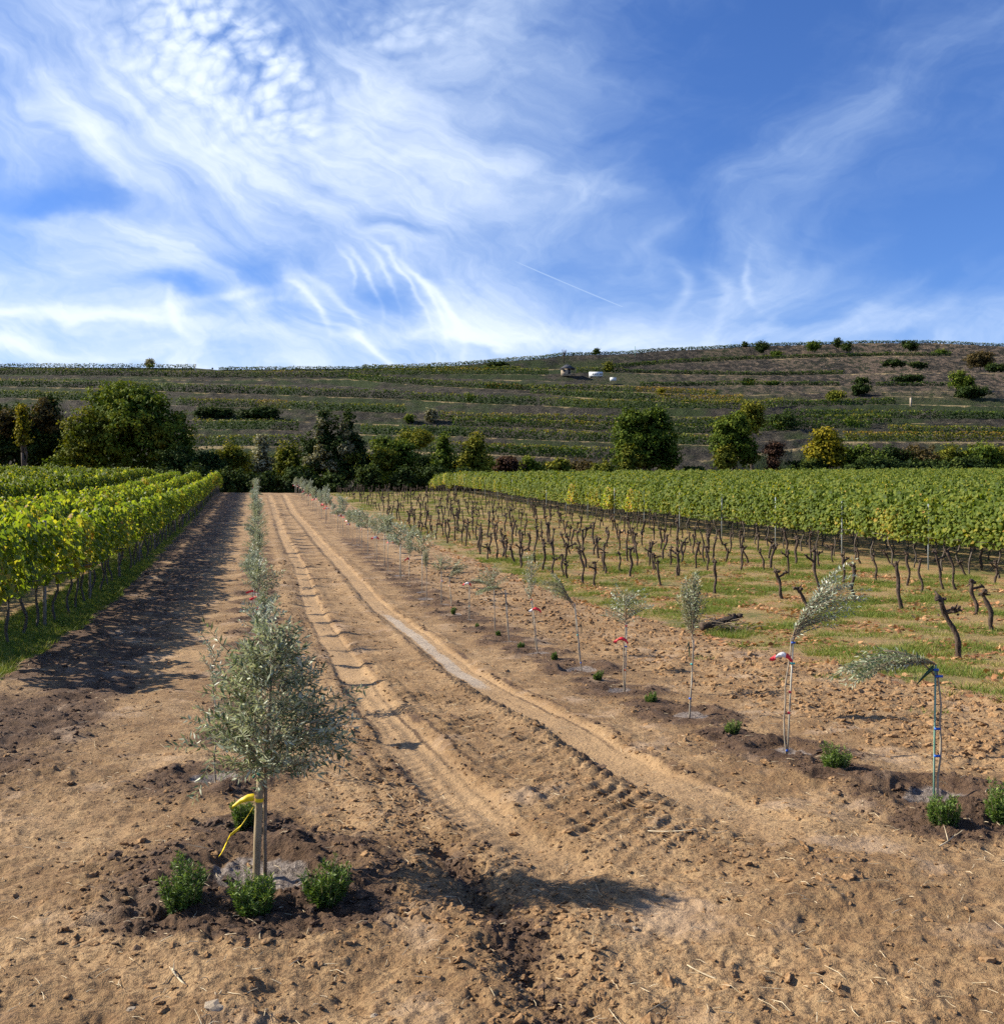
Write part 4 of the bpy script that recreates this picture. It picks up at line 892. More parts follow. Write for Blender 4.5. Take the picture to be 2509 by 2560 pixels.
# straw and broken twigs on the soil
M_STRAW = plain_mat('straw', (.36,.27,.15), (.62,.52,.36), 30, .7, .2)
st = MB(); n = 1700; rr = 2.7*np.exp(rng.random(n)*math.log(22/2.7)); aa = YAW + R(1)*rng.uniform(-30, 30, n); c = np.c_[rr*np.sin(aa), rr*np.cos(aa)]
z, f = ground_fields(c[:,0], c[:,1], np.maximum(.02, .0065*rr))
for (x, y), zz, gr, q in zip(c, z, f['grass'], rr):
    if gr > .5: continue
    a = rng.random()*6.28; L = np.exp(rng.normal(math.log(.022), .5))*(1+.03*q); d = np.array([np.cos(a), np.sin(a), rng.normal()*.22])*L; p = np.array([x, y, zz+.006]); b = rng.normal(size=3)*L*.12
    st.tube([p-d, p+b+np.array([0,0,.003]), p+d], np.array([.0011,.0013,.0008])*(1+.05*q), 4, cap=False)
tag(link('straw', st.mesh('straw', M_STRAW)), 'pale bits of straw and root strewn over the soil', None, None, 'stuff')
# single larger pieces
def twig_thing(px, py, label, L, ang, fork=True, m=M_STRAW, r=.004):
    x, y, w = gpix(px, py); t = MB(); d = np.array([math.cos(ang), math.sin(ang), .12]); P = twig_curve((0,0,.005), d, L, (.2,.5,.05)); t.tube(P, np.linspace(r, r*.5, len(P)), 6)
    if fork: t.tube(twig_curve(P[3], d+np.array([-.5,.6,.5]), L*.45, (0,.2,.2)), np.linspace(r*.8, r*.3, 7), 5); t.tube(twig_curve(P[5], d+np.array([.6,-.4,.5]), L*.3, (0,.2,.2)), np.linspace(r*.7, r*.3, 7), 5)
    tag(link('dry_twig', t.mesh('dry_twig', m), None, (x, y, gz(x, y))), label, 'twig')
twig_thing(465, 2480, 'forked pale dry twig lying below the damp planting patch', .13, 2.2)
twig_thing(535, 2530, 'small bleached root sticking up behind the grey stone', .07, 1.4)
twig_thing(310, 1790, 'dry twig with a raised dark stub lying on the tilled soil', .32, .1, m=M_TWIG)
twig_thing(1600, 2085, 'long pale curved root lying beside the wheel track', .32, -.9, False)
twig_thing(1800, 2450, 'short pale straw piece at the soil beside a dark hole', .14, 2.4, False)
twig_thing(2340, 2120, 'pale forked dry stalk lying near the shrubs by the picture edge', .22, .3)
M_STONE = plain_mat('grey_stone', (.22,.17,.12), (.38,.31,.23), 14, .8, .5)
for px, py, s, lab in ((533,2538,.034,'largest grey-brown stone on the soil by the bleached root'), (1588,2322,.014,'small pale round pebble beside two straws below the shaded patch'), (330,2525,.016,'flat pale stone left of the forked twig'), (935,2535,.013,'small tan stone on the sandy soil near the rut')):
    x, y, w = gpix(px, py); o = link('stone', clod_mesh(M_STONE, int(px)), None, (x, y, gz(x, y)+s*.3), rng.random()*6, s); tag(o, lab.replace(' left of', ' short of'), 'stone')

# ------------------------------------------------------------------ terraced hill
_WP = np.array([820,850,880,910,940,980,1030,1100,1150,1200,1260.]); _WW = np.array([470,440,415,388,352,300,260,224,204,186,170.])
def wdist(py): return np.interp(py, _WP, _WW)
LIPS = [  # photo heights of the terrace edges, lowest first: (x, y) pairs
 [(0,1215),(2509,1215)],
 [(0,1114),(724,1114),(1018,1128),(1223,1136),(1460,1146),(1780,1150),(2104,1104),(2509,1105)],
 [(0,1074),(640,1073),(742,1076),(926,1087),(1091,1089),(1354,1100),(1460,1103),(1690,1110),(1776,1113),(2080,1092),(2222,1086),(2509,1091)],
 [(0,1052),(640,1050),(1000,1062),(1275,1067),(1460,1075),(1776,1084),(2000,1074),(2300,1066),(2509,1070)],
 [(0,1032),(640,1036),(1000,1046),(1102,1049),(1223,1054),(1460,1058),(1776,1066),(2000,1058),(2509,1058)],
 [(0,994),(205,1001),(480,1015),(637,1019),(795,1026),(1012,1033),(1300,1038),(1500,1040),(1800,1042),(2133,1043),(2248,1046),(2509,1047)],
 [(0,966),(223,970),(480,981),(637,985),(795,991),(979,997),(1223,1010),(1341,1013),(1460,1020),(1755,1021),(1900,1021),(1960,1016),(2234,1010),(2509,1016)],
 [(0,949),(480,958),(874,966),(960,975),(1322,983),(1460,994),(1676,1004),(1781,1008),(1900,1003),(2234,990),(2509,996)],
 [(0,942),(480,950),(874,948),(960,956),(1091,966),(1301,975),(1460,976),(1597,980),(1729,986),(1794,991),(2000,983),(2509,976)],
 [(0,939),(480,946),(874,945),(1100,946),(1364,952),(1595,966),(1834,963),(2234,965),(2509,966)],
 [(0,936),(250,938),(480,943),(800,943),(960,937),(1150,935),(1364,936),(1505,930),(1676,935),(1860,938),(1960,938),(2220,933),(2509,932)],
 [(0,923),(480,926),(545,927),(960,925),(1300,925),(1532,919),(1676,908),(1834,900),(1960,896),(2220,889),(2509,892)],
 [(0,918),(488,920),(545,925),(900,921),(1044,918),(1144,914),(1249,904),(1354,897),(1406,889),(1571,885),(1637,878),(1781,872),(1860,866),(1960,864),(2162,858),(2335,858),(2509,866)]]
HX = np.linspace(-1500, 4000, 520)
def lip_line(k, xs): 
    a = np.array(LIPS[k], float); return np.interp(xs, a[:,0], a[:,1])
LP = np.array([lip_line(k, HX) for k in range(len(LIPS))])
for k in range(1, len(LIPS)): LP[k] = np.minimum(LP[k], LP[k-1]-1.6)
def lip_point(k, px, back=0.0, dpy=0.0):
    py = np.interp(px, HX, LP[k]) + dpy; w = wdist(py) + back
    return at_depth(px, py, wdist(py))[:2] + (float(EYE+(CY-py)/F_PX*wdist(py)),) if not back else ((ray(px,py)[0]*w, ray(px,py)[1]*w, float(EYE+(CY-py)/F_PX*wdist(py))))
def hill_mat():
    m, k, out = new_mat('terrace_slope')
    co = k.n.new('ShaderNodeTexCoord').outputs['Object']; lip = k.attr('lip'); east = k.attr('east')
    n1 = k.noise(co, .045, 4, .6); n2 = k.noise(co, .45, 5, .65); n3 = k.noise(co, 1.6, 4, .65)
    base = k.mix(k.ss(n2, .35, .68), (.022,.020,.0165), (.064,.055,.042))
    base = k.mix(k.mul(k.ss(n1, .44, .60), k.sub(.85, k.mul(east, .5))), base, (.026,.040,.012))
    pale = k.mix(k.ss(n3, .35, .7), (.085,.062,.046), (.215,.155,.105))
    base = k.mix(k.mul(east, k.ss(k.add(n2, k.mul(n1, .4)), .64, .82)), base, pale)
    base = k.mix(k.mul(k.ss(k.add(lip, k.mul(k.sub(n2, .5), 1.0), k.mul(k.sub(n1, .5), 1.2)), .72, 1.1), .8), base, (.30,.225,.12))
    principled(k, out, base, .95, n3, .1, 1.0, .6); return m
def build_hill():
    rows, lipv = [], []
    sub = [0, .18, .40, .50, .60, .70, .80, .90, .96]
    xs = HX; az = (xs-CX)/F_PX
    W = wdist(LP); Z = EYE+(CY-LP)/F_PX*W
    W[0] = 168; Z[0] = -1.0
    for k in range(len(LIPS)-1):
        for f in sub:
            fw = f; zf = np.interp(f, [0,.40,.55,.9,1], [0,.05,.28,.90,1.0])
            w = W[k]*(1-fw)+W[k+1]*fw; z = Z[k]*(1-zf)+Z[k+1]*zf
            if f > .4: z = z + np.minimum(.7, .3*(Z[k+1]-Z[k]))*fbm(xs*.05, w*.12, 700+k, 3); w = w + .8*fbm(xs*.04, w*.2, 720+k, 3)
            rows.append((w, z)); lipv.append(np.full_like(w, 1.0 if f in (0,) else (.75 if f >= .96 else (.25 if f >= .9 else 0.0))))
    rows.append((W[-1], Z[-1])); lipv.append(np.full_like(xs, 1.0))
    for dw, dz in ((6,.5),(14,.2),(40,-3),(120,-16)): rows.append((W[-1]+dw, Z[-1]+dz)); lipv.append(np.zeros_like(xs))
    WW = np.array([r[0] for r in rows]); ZZ = np.array([r[1] for r in rows])
    X = WW*(FW[0]+RT[0]*az); Y = WW*(FW[1]+RT[1]*az); n, m = X.shape
    i, j = np.meshgrid(np.arange(n-1), np.arange(m-1), indexing='ij')
    Q = np.stack([i*m+j, i*m+j+1, (i+1)*m+j+1, (i+1)*m+j], -1).reshape(-1, 4)
    mb = MB(); mb.add(np.c_[X.ravel(), Y.ravel(), ZZ.ravel()], Q); me = mb.mesh('hill', hill_mat(), True)
    east = np.broadcast_to(sstep(xs, 1350, 2050), X.shape)*sstep(ZZ, 30, 46)
    for nm, a in (('lip', np.array(lipv)), ('east', east)):
        at = me.attributes.new(nm, 'FLOAT', 'POINT'); at.data.foreach_set('value', a.astype(np.float32).ravel())
    tag(link('hill', me), kind='structure')
build_hill()
M_HROW = leaf_mat('terrace_vine_leaf', [(0,(.016,.036,.006)),(.40,(.055,.105,.011)),(.65,(.17,.185,.022)),(.85,(.27,.21,.03)),(1,(.30,.18,.04))], .3, .6, .2, objvar=.10, tcol=(1.3,1.2,.4))
def hill_row(k, x0, x1, h_=1.9, tone=.36, label='', dpy=0.0, back=.6, yel=()):
    h = h_*1.3; n_p = max(4, int((x1-x0)/12)); xs = np.linspace(x0, x1, n_p); P = np.array([lip_point(k, x, 0, dpy) for x in xs])
    P[:,0] += FW[0]*back; P[:,1] += FW[1]*back
    d = np.r_[0, np.cumsum(np.hypot(*np.diff(P[:,:2], axis=0).T))]; L = d[-1]; o = P[len(P)//2].copy()
    n = int(L*42); s = rng.random(n)*L; pos = np.stack([np.interp(s, d, P[:,i]) for i in range(3)], 1) - o; px = np.interp(s, d, xs)
    z = h*(.0+1.0*rng.random(n)**.95); th = .42; sd = np.where(rng.random(n) < .6, -1, 1)
    lum = .22*np.sin(s*1.1+3*np.sin(s*.31)); z = z + lum*.6*(z/h)
    pos[:,2] += z; off = sd*th*np.sqrt(rng.random(n))*np.where(z > h*.85, .6, 1); pos[:,0] += FW[0]*off; pos[:,1] += FW[1]*off
    nr = unit(np.c_[FW[0]*sd+rng.normal(size=n)*.5, FW[1]*sd+rng.normal(size=n)*.5, .5+.5*rng.normal(size=n)+(z/h > .8)*.8])
    t = tone + .12*rng.normal(size=n) + .09*np.sin(s*.13+k) + .22*(z/h > .80) - .08*(z/h < .5)  # tops coloured lighter as if sunlit, lower half darker
    for (a, b, e) in yel: t = t + e*((px > a) & (px < b))
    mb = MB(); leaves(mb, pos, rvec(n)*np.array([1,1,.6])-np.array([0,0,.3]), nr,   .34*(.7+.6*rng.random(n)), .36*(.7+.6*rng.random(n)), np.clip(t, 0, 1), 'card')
    # the stems under the canopy
    m = int(L/1.4); ss_ = np.linspace(0, L, m); q = np.stack([np.interp(ss_, d, P[:,i]) for i in range(3)], 1) - o
    for a in q[::2]: mb.tube([a, a+np.array([0,0,h*.45])], [.05,.04], 3, cap=False, mat=1)
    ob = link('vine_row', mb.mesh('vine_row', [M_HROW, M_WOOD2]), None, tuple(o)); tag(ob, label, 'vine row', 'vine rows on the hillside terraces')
HR = 'terrace vine row '
for a in (
 (1,440,760,2.0,.38,HR+'lowest on the slope, above the gap before the ivy tree'),
 (1,985,1540,2.0,.34,HR+'lowest on the slope behind the small bushes and round tree'),
 (2,480,745,2.0,.38,HR+'second lowest, from the big tree to the ivy tree'),
 (2,900,1360,1.9,.34,HR+'starting at the ivy tree, ending past the bushes',0,.6,((1000,1050,.15),)),
 (2,1360,1800,1.9,.46,HR+'pale green, behind the two round trees at mid height'),
 (3,1130,1790,1.8,.33,HR+'lower of the close pair starting at the bank path',0,.6,((1300,1500,.1),)),
 (4,1095,1900,1.8,.42,HR+'upper of the close pair, with yellow start at the bank path',0,.6,((1100,1280,.22),)),
 (3,1900,2180,1.7,.28,HR+'dark, just above the yellow tree'),
 (4,1880,2230,1.8,.26,HR+'dark, short, above the yellow tree, ending at the bright rows'),
 (5,-60,250,2.0,.30,HR+'behind the brownish left trees, third below the ridge'),
 (5,440,1012,1.9,.42,HR+'third below ridge, ending before the bank bushes',0,.6,((640,720,.25),(480,540,.12))),
 (5,1960,2520,1.7,.28,HR+'dark green below the pale standing stone pillar'),
 (6,-60,980,2.1,.27,HR+'long dark one crossing behind the crown of the big tree'),
 (6,980,1342,2.0,.29,HR+'continuing the long dark one to the crossing of the paths'),
 (6,1350,1960,2.0,.42,HR+'bright green, flat, under the yellow band below the hut',0,.6,((1450,1560,.06),(1700,1850,.15))),
 (6,1960,2240,1.5,.30,HR+'dark, ending before the pale stone pillar'),
 (7,1325,1860,1.8,.36,HR+'turning golden towards its end below the hut',0,.6,((1640,1860,.34),)),
 (8,870,1305,1.8,.30,HR+'dark, starting at the ridge-path and ending golden under the hut bank'),
 (8,1215,1800,1.6,.38,HR+'with long golden stretch in the hut bank',0,1.5,((1215,1305,.38),(1590,1790,.36))),
 (9,1600,2100,1.2,.20,HR+'thin and dark, first below the white box'),
 (9,2190,2380,1.2,.22,HR+'thin short dark one under the clipped hedge bushes'),
 (10,-60,490,1.9,.36,HR+'second below the ridge on the left half'),
 (10,490,960,1.9,.40,HR+'second below the ridge in the middle'),
 (10,960,1370,1.9,.46,HR+'leading straight up to the hut',0,.6,((960,1200,.08),)),
 (10,1440,1560,1.7,.48,HR+'yellowish, short, between hut and round hill tree'),
 (10,1560,2110,1.2,.20,HR+'thin and dark, passing above the white box'),
 (11,-60,488,1.9,.36,HR+'on the ridge, ending at the red and white pole'),
 (11,546,1300,1.3,.40,HR+'on the ridge in the middle of the skyline'),
 (11,1535,2380,1.3,.20,HR+'thin dark one rising to the bushes under the ridge'),
 (12,905,1420,1.2,.46,HR+'along the yellowish rounded skyline beside the bare tree'),
 (12,1420,1800,1.1,.30,HR+'along the skyline past the bare tree'),
 (12,1800,2520,1.1,.24,HR+'along the highest part of the skyline')):
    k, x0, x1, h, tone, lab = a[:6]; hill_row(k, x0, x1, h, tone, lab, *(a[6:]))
# rows toned lighter as if sunlit by the right edge, and the flat-lit patch
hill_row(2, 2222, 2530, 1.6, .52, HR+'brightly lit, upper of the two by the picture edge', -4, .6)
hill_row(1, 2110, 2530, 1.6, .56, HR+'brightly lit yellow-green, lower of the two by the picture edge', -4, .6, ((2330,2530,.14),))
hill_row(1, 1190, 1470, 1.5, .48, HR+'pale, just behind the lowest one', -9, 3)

# ------------------------------------------------------------------ trees
def tmat(name, a, b, c, d, tr=.22): return leaf_mat(name, [(0,a),(.45,b),(.8,c),(1,d)], tr, .75, .08, objvar=.16, tcol=(1.25,1.2,.45))
M_TG = tmat('tree_green', (.022,.044,.008), (.072,.110,.014), (.155,.18,.022), (.26,.24,.032))
M_TO = tmat('tree_olive', (.038,.055,.008), (.11,.125,.016), (.22,.20,.024), (.34,.27,.035))
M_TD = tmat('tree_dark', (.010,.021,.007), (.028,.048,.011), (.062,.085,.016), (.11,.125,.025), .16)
M_TB = tmat('tree_brown', (.030,.026,.012), (.075,.058,.022), (.13,.092,.035), (.20,.13,.05))
M_TY = tmat('tree_yellow', (.05,.060,.008), (.15,.14,.012), (.33,.26,.02), (.46,.33,.03), .3)
M_TP = tmat('pale_blossom', (.05,.05,.025), (.20,.19,.11), (.40,.37,.23), (.55,.50,.34))
M_TR = tmat('russet_ivy', (.022,.012,.009), (.06,.032,.022), (.11,.060,.038), (.16,.09,.055))
M_TRUNK = plain_mat('tree_trunk', (.04,.032,.026), (.11,.085,.065), 6, .9, .8, stretch=(1,1,.3))
def crown_mb(lobes, n, leaf, seed=0, ragged=.30):
    """clumped foliage: lobes = (x, y, z, rx, ry, rz) with leaf clumps set in their outer shell"""
    leaf = leaf*.70; mb = MB(); vol = np.array([l[3]*l[5]+l[4]*l[5] for l in lobes], float); vol /= vol.sum()
    for l, f in zip(lobes, vol):
        m = int(n*f*2.3); nc = max(6, m//34); cd = rvec(nc); cd[:,2] = np.where(cd[:,2] < -.6, -cd[:,2], cd[:,2])
        cr = (1 - .38*rng.random(nc)**1.5) * (1+ragged*.6*perlin(cd[:,0]*2.2+seed, cd[:,1]*2.2+cd[:,2]*1.7, seed)); cp = cd*cr[:,None]*np.array(l[3:6])
        ct = rng.random(nc); csz = leaf*rng.uniform(2.0, 4.2, nc)
        i = rng.integers(0, nc, m); p = cp[i] + rvec(m)*(csz[i]*rng.random(m)**.5)[:,None]*np.array([1.1,1.1,.7])
        nr = unit(unit(p/np.array(l[3:6]))*1.0+unit(p-cp[i])*.5+rvec(m)*.6+np.array([0,0,.35])); ax = unit(rvec(m)+np.array([0,0,-.5]))
        tone = np.clip(.30+.28*ct[i]+.14*rng.normal(size=m)+.14*p[:,2]/l[5], 0, 1)  # lobe tops coloured lighter, as the light would fall
        sz = leaf*(.6+.8*rng.random(m)); leaves(mb, p+np.array(l[:3]), ax, nr, sz, sz*.9, tone, 'card')
        # dense inner foliage, leaves toned dark for the shade inside the crown
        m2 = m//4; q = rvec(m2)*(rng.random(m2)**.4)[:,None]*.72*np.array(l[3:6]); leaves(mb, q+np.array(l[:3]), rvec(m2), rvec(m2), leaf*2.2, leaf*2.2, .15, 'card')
    return mb
def trunk_mb(h, r, limbs):
    mb = MB(); P, rr = gnarl((0,0,-.5), (0,0,h), r, 7, .03); mb.tube(P, np.linspace(r*1.25, r*.6, 7), 8)
    for (x, y, z) in limbs:
        s = P[3+int(rng.integers(0, 4))]; Q, _ = gnarl(s, (x, y, z), r*.4, 6, .06); mb.tube(Q, np.linspace(r*.5, r*.12, 6), 6)
    return mb
def tree(px, w, zg, lobes, n, leaf, mat, label, name='tree', cat='tree', group=None, extra=None, trunk_r=None, ragged=.3):
    """px: where it stands in the photo; w: distance; zg: ground height; lobes in metres from the foot (x to the picture right)"""
    dx, dy, _ = ray(px, CY); t = thing(name, (dx*w, dy*w, zg), label, cat, group, rz=-YAW)
    top = max(l[2]+l[5] for l in lobes); r = trunk_r or .018*top+.05
    link('crown', crown_mb(lobes, n, leaf, int(px), ragged).mesh('crown', mat), t)
    link('trunk', trunk_mb(top*.55, r, [(l[0]*.8, l[1]*.8, l[2]) for l in lobes]).mesh('trunk', M_TRUNK, True), t)
    for nm, lb, nn, lf, mm in (extra or []): link(nm, crown_mb(lb, nn, lf, 3).mesh(nm, mm), t)
    return t
def gw(px, w): dx, dy, _ = ray(px, CY); return float(zbase(dx*w, dy*w))
def px_tree(px, top, hw, w, label, mat, n=1500, leaf=.38, bottom=1215, shape='dome', name='tree', cat='tree', group=None, **kw):
    zg = gw(px, w); zt = EYE+(CY-top)/F_PX*w; zb = EYE+(CY-bottom)/F_PX*w; H = zt-zg; wd = hw/F_PX*w; b = max(.2, zb-zg)
    if shape == 'dome': lobes = [(0,0,b+(H-b)*.45,wd*.95,wd*.8,(H-b)*.52),(-wd*.35,.3,b+(H-b)*.62,wd*.55,wd*.5,(H-b)*.38),(wd*.35,-.2,b+(H-b)*.58,wd*.55,wd*.5,(H-b)*.38)]
    elif shape == 'bush': lobes = [(rng.uniform(-.5,.5)*wd,rng.uniform(-.4,.4)*wd,b+(H-b)*rng.uniform(.35,.6),wd*rng.uniform(.5,.75),wd*.55,(H-b)*rng.uniform(.35,.45)) for _ in range(4)]+[(0,0,b+(H-b)*.5,wd*.7,wd*.6,(H-b)*.5)]
    elif shape == 'column': lobes = [(0,0,b+(H-b)*f,wd*s,wd*s,(H-b)*.28) for f, s in ((.25,.9),(.5,1),(.75,.75),(.9,.4))]
    else: lobes = [tuple(np.array([l[0]*wd, l[1]*wd, b+(H-b)*l[2], l[3]*wd, l[4]*wd, l[5]*(H-b)])) for l in shape]
    return tree(px, w, zg, lobes, n, leaf, mat, label, name, cat, group, **kw)
G_T = 'trees behind the crest'
px_tree(320, 950, 172, 128, 'huge broad dark green tree with sunlit olive-gold top behind the yellowing vine rows', M_TG, 6500, .42, 1225, [(0,0,.42,.86,.75,.42),(-.12,.1,.72,.60,.55,.26),(.22,-.1,.66,.56,.5,.25),(-.62,.1,.34,.36,.4,.30),(.66,0,.36,.34,.4,.34),(-.3,.2,.84,.34,.3,.15),(.15,.1,.82,.36,.3,.15),(-.80,-.2,.18,.30,.35,.16),(.85,-.1,.16,.26,.3,.16)], group=G_T, ragged=.45,
   extra=[('sunlit_crown', [(-3.4,-4.2,10.8,3.8,2.6,3.0),(1.9,-2.6,12.0,3.6,2.6,1.9),(-5.4,-3,7.6,2.4,2,2.6),(5,-2,10.2,2.6,2,1.8)], 1500, .36, M_TO)])  # sunlit part of the crown, painted with lighter olive leaves
px_tree(20, 1003, 90, 134, 'brown-topped tree cut by the picture edge beside the huge tree', M_TD, 2200, .42, 1225, 'dome', group=G_T, extra=[('brown_crown', [(0,-2,12.3,4.2,3,2.6)], 420, .4, M_TB)])
px_tree(122, 985, 54, 138, 'dark tree with rusty top between picture edge and the huge tree', M_TD, 1900, .42, 1225, [(0,0,.40,1,.9,.42),(-.1,0,.66,.75,.6,.26),(.0,0,.84,.42,.4,.17)], group=G_T, extra=[('brown_crown', [(0,-2.4,13.2,2.6,1.8,2.2),(.4,-2,15.2,1.2,1,1.6)], 420, .38, M_TB)])
px_tree(56, 1025, 15, 118, 'slim pale yellow-green birch-like sapling between two dark trees', M_TY, 420, .32, 1120, 'column', group=G_T)
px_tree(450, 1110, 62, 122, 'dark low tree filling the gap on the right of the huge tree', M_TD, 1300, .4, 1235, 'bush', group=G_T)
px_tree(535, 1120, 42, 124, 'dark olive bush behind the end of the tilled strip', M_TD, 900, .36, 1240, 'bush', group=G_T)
px_tree(575, 1105, 50, 133, 'yellowish bush above the dark hollow at the end of the field', M_TO, 900, .34, 1200, 'bush', group=G_T)
px_tree(655, 1093, 24, 127, 'narrow bush overgrown with pale faded flowers in the dark hollow', M_TP, 620, .30, 1200, 'column', group=G_T, extra=[('dark_base', [(.5,.4,1.2,1.5,1.3,2.2)], 240, .3, M_TR)])
px_tree(720, 1102, 46, 131, 'yellow-olive bush beside the ivy-covered tree', M_TO, 850, .34, 1210, 'bush', group=G_T)
px_tree(838, 1012, 84, 124, 'ragged ivy-covered tree with two pale flowering spires', M_TD, 3000, .36, 1232, [(-.30,0,.48,.40,.5,.34),(.30,0,.48,.42,.5,.34),(0,0,.28,.85,.6,.28),(-.38,0,.80,.15,.2,.18),(.36,0,.78,.14,.2,.17),(-.72,0,.46,.28,.3,.22),(.68,0,.50,.26,.3,.2)], group=G_T, ragged=.8,
   extra=[('pale_blossom', [(-1.75,-1.2,9.9,.55,.6,2.0),(1.45,-1.2,9.7,.55,.6,1.9),(-1.3,-1.6,7.2,1.1,.8,1.6),(1.7,-1.6,7.3,1.3,.8,1.3),(-3,-1.4,5.6,1,.8,1.5),(0,-1.8,5.6,1.5,.6,.8)], 900, .26, M_TP), ('yellow_shoots', [(-3.1,-1.7,4.6,.9,.8,1.5),(2.6,-1.8,6.6,.8,.6,.9),(-2,-2.3,3,1,.6,1)], 420, .28, M_TO)])
px_tree(985, 1092, 66, 127, 'bright green rounded tree right of the ivy-covered one', M_TG, 1700, .36, 1225, 'dome', group=G_T, extra=[('lit_side_crown', [(-.8,-2,6.6,2,1.5,1.5)], 320, .33, M_TO)])  # lit side of the crown put in as lighter leaves
px_tree(1045, 1073, 55, 160, 'yellow-brown thicket up the bank above the bright green tree', M_TO, 900, .38, 1125, 'bush', group=G_T)
px_tree(1108, 1098, 28, 128, 'small upright green tree between two larger ones', M_TG, 700, .33, 1215, 'column', group=G_T)
px_tree(1185, 1084, 46, 127, 'leafy green tree with pointed top above the vineyard corner', M_TO, 1300, .34, 1215, [(0,0,.35,1,.8,.36),(-.1,0,.62,.72,.6,.28),(.15,0,.82,.42,.4,.18)], group=G_T)
for i, (px, top, hw, w, m, lab) in enumerate(((1268,1138,34,130,M_TR,'dark purplish bush at the vineyard corner'),(1320,1138,30,134,M_TG,'roundish green bush past the purplish one'),(1398,1140,34,134,M_TO,'bright olive bush standing above the vineyard edge'),(1455,1146,34,138,M_TB,'greyish brown scrub beside the first round tree'),(1505,1150,34,134,M_TO,'yellowish scrub at the foot of the first round tree'),
    (1735,1163,40,140,M_TD,'low dark bush between the two round trees'),(1985,1150,36,142,M_TD,'low dark bush by the russet ivy stump'),(2040,1145,44,140,M_TD,'dark bush under the yellow tree'),
    (2150,1108,46,142,M_TG,'green hedge tree just past the yellow tree'),(2225,1112,48,146,M_TD,'dark hedge tree, second past the yellow tree'),(2300,1108,50,144,M_TB,'brownish hedge tree, third past the yellow tree'),(2375,1116,46,146,M_TO,'olive hedge tree, fourth past the yellow tree'),(2440,1106,48,144,M_TG,'dark green hedge tree with pointed tops near the picture edge'),(2505,1108,40,146,M_TO,'yellowish hedge tree cut by the picture edge'),(2180,1140,60,136,M_TD,'low dark hedge bush under the green hedge tree'),(2290,1145,60,136,M_TD,'low dark hedge bush under the brownish hedge tree'),(2410,1140,70,136,M_TD,'low dark hedge bush under the olive hedge tree'))):
    px_tree(px, top, hw*(1.35 if px > 2100 else 1.1), w, lab, m, 1100 if hw > 40 else 620, .36, 1205, 'bush', 'bush' if top > 1120 else 'tree', 'bush' if top > 1120 else 'tree', 'bushes and hedge trees behind the vineyard')
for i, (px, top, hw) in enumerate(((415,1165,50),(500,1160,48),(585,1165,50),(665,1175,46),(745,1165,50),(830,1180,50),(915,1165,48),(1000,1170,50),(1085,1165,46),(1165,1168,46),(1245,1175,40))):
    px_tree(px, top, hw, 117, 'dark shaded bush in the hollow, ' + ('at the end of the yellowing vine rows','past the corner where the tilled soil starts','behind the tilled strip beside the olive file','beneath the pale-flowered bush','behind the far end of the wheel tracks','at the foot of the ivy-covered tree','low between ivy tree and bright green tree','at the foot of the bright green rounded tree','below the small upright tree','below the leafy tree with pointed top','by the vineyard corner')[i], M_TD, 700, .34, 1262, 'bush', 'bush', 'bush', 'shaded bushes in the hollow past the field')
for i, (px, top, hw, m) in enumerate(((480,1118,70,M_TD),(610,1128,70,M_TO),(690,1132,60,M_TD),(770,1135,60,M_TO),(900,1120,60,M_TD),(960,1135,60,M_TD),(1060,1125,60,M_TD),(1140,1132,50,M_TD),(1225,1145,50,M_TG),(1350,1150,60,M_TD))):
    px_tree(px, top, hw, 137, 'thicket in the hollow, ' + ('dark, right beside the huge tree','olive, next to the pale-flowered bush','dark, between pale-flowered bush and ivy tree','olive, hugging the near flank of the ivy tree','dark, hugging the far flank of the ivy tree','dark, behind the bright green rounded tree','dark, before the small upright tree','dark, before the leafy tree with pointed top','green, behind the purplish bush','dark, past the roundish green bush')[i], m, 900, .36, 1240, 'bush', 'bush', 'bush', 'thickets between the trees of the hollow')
px_tree(1612, 1020, 88, 142, 'large round green tree with two domed tops, nearer the field middle', M_TG, 4200, .38, 1195, [(-.42,0,.52,.52,.6,.46),(.30,.1,.56,.58,.6,.45),(0,.1,.34,.95,.8,.33),(-.62,-.2,.28,.36,.4,.27),(.66,0,.26,.36,.4,.26),(-.35,-.1,.82,.36,.35,.16),(.34,0,.85,.36,.35,.15)], group=G_T, extra=[('lit_side_crown', [(-2.6,-2.4,7.0,2.0,1.6,2.4),(-3.4,-2.0,4.4,1.4,1.4,1.8)], 620, .34, M_TO)])  # sunward side painted by an extra crown of lighter leaves
px_tree(1836, 1030, 62, 146, 'second round green tree, narrower, with bare stems at its foot', M_TG, 3000, .38, 1185, [(-.1,0,.50,.85,.8,.40),(.05,0,.76,.62,.6,.25),(-.55,0,.62,.36,.4,.28),(.5,0,.34,.5,.5,.28),(-.5,0,.24,.4,.4,.2)], group=G_T, extra=[('lit_side_crown', [(-1.8,-2,7.4,1.6,1.4,2.2)], 420, .34, M_TO)])  # lighter leaves colour the side towards the sun
px_tree(1880, 1004, 32, 168, 'olive-green tree rising behind the second round tree', M_TO, 1100, .38, 1090, 'dome', group=G_T)
px_tree(1936, 1105, 27, 143, 'russet brown ivy-wrapped stump like a broken trunk', M_TR, 900, .28, 1195, [(-.2,0,.30,.62,.6,.35),(.0,0,.75,.95,.8,.24),(.4,0,.80,.5,.5,.18),(-.5,0,.8,.45,.5,.16)], group=G_T, ragged=.4)
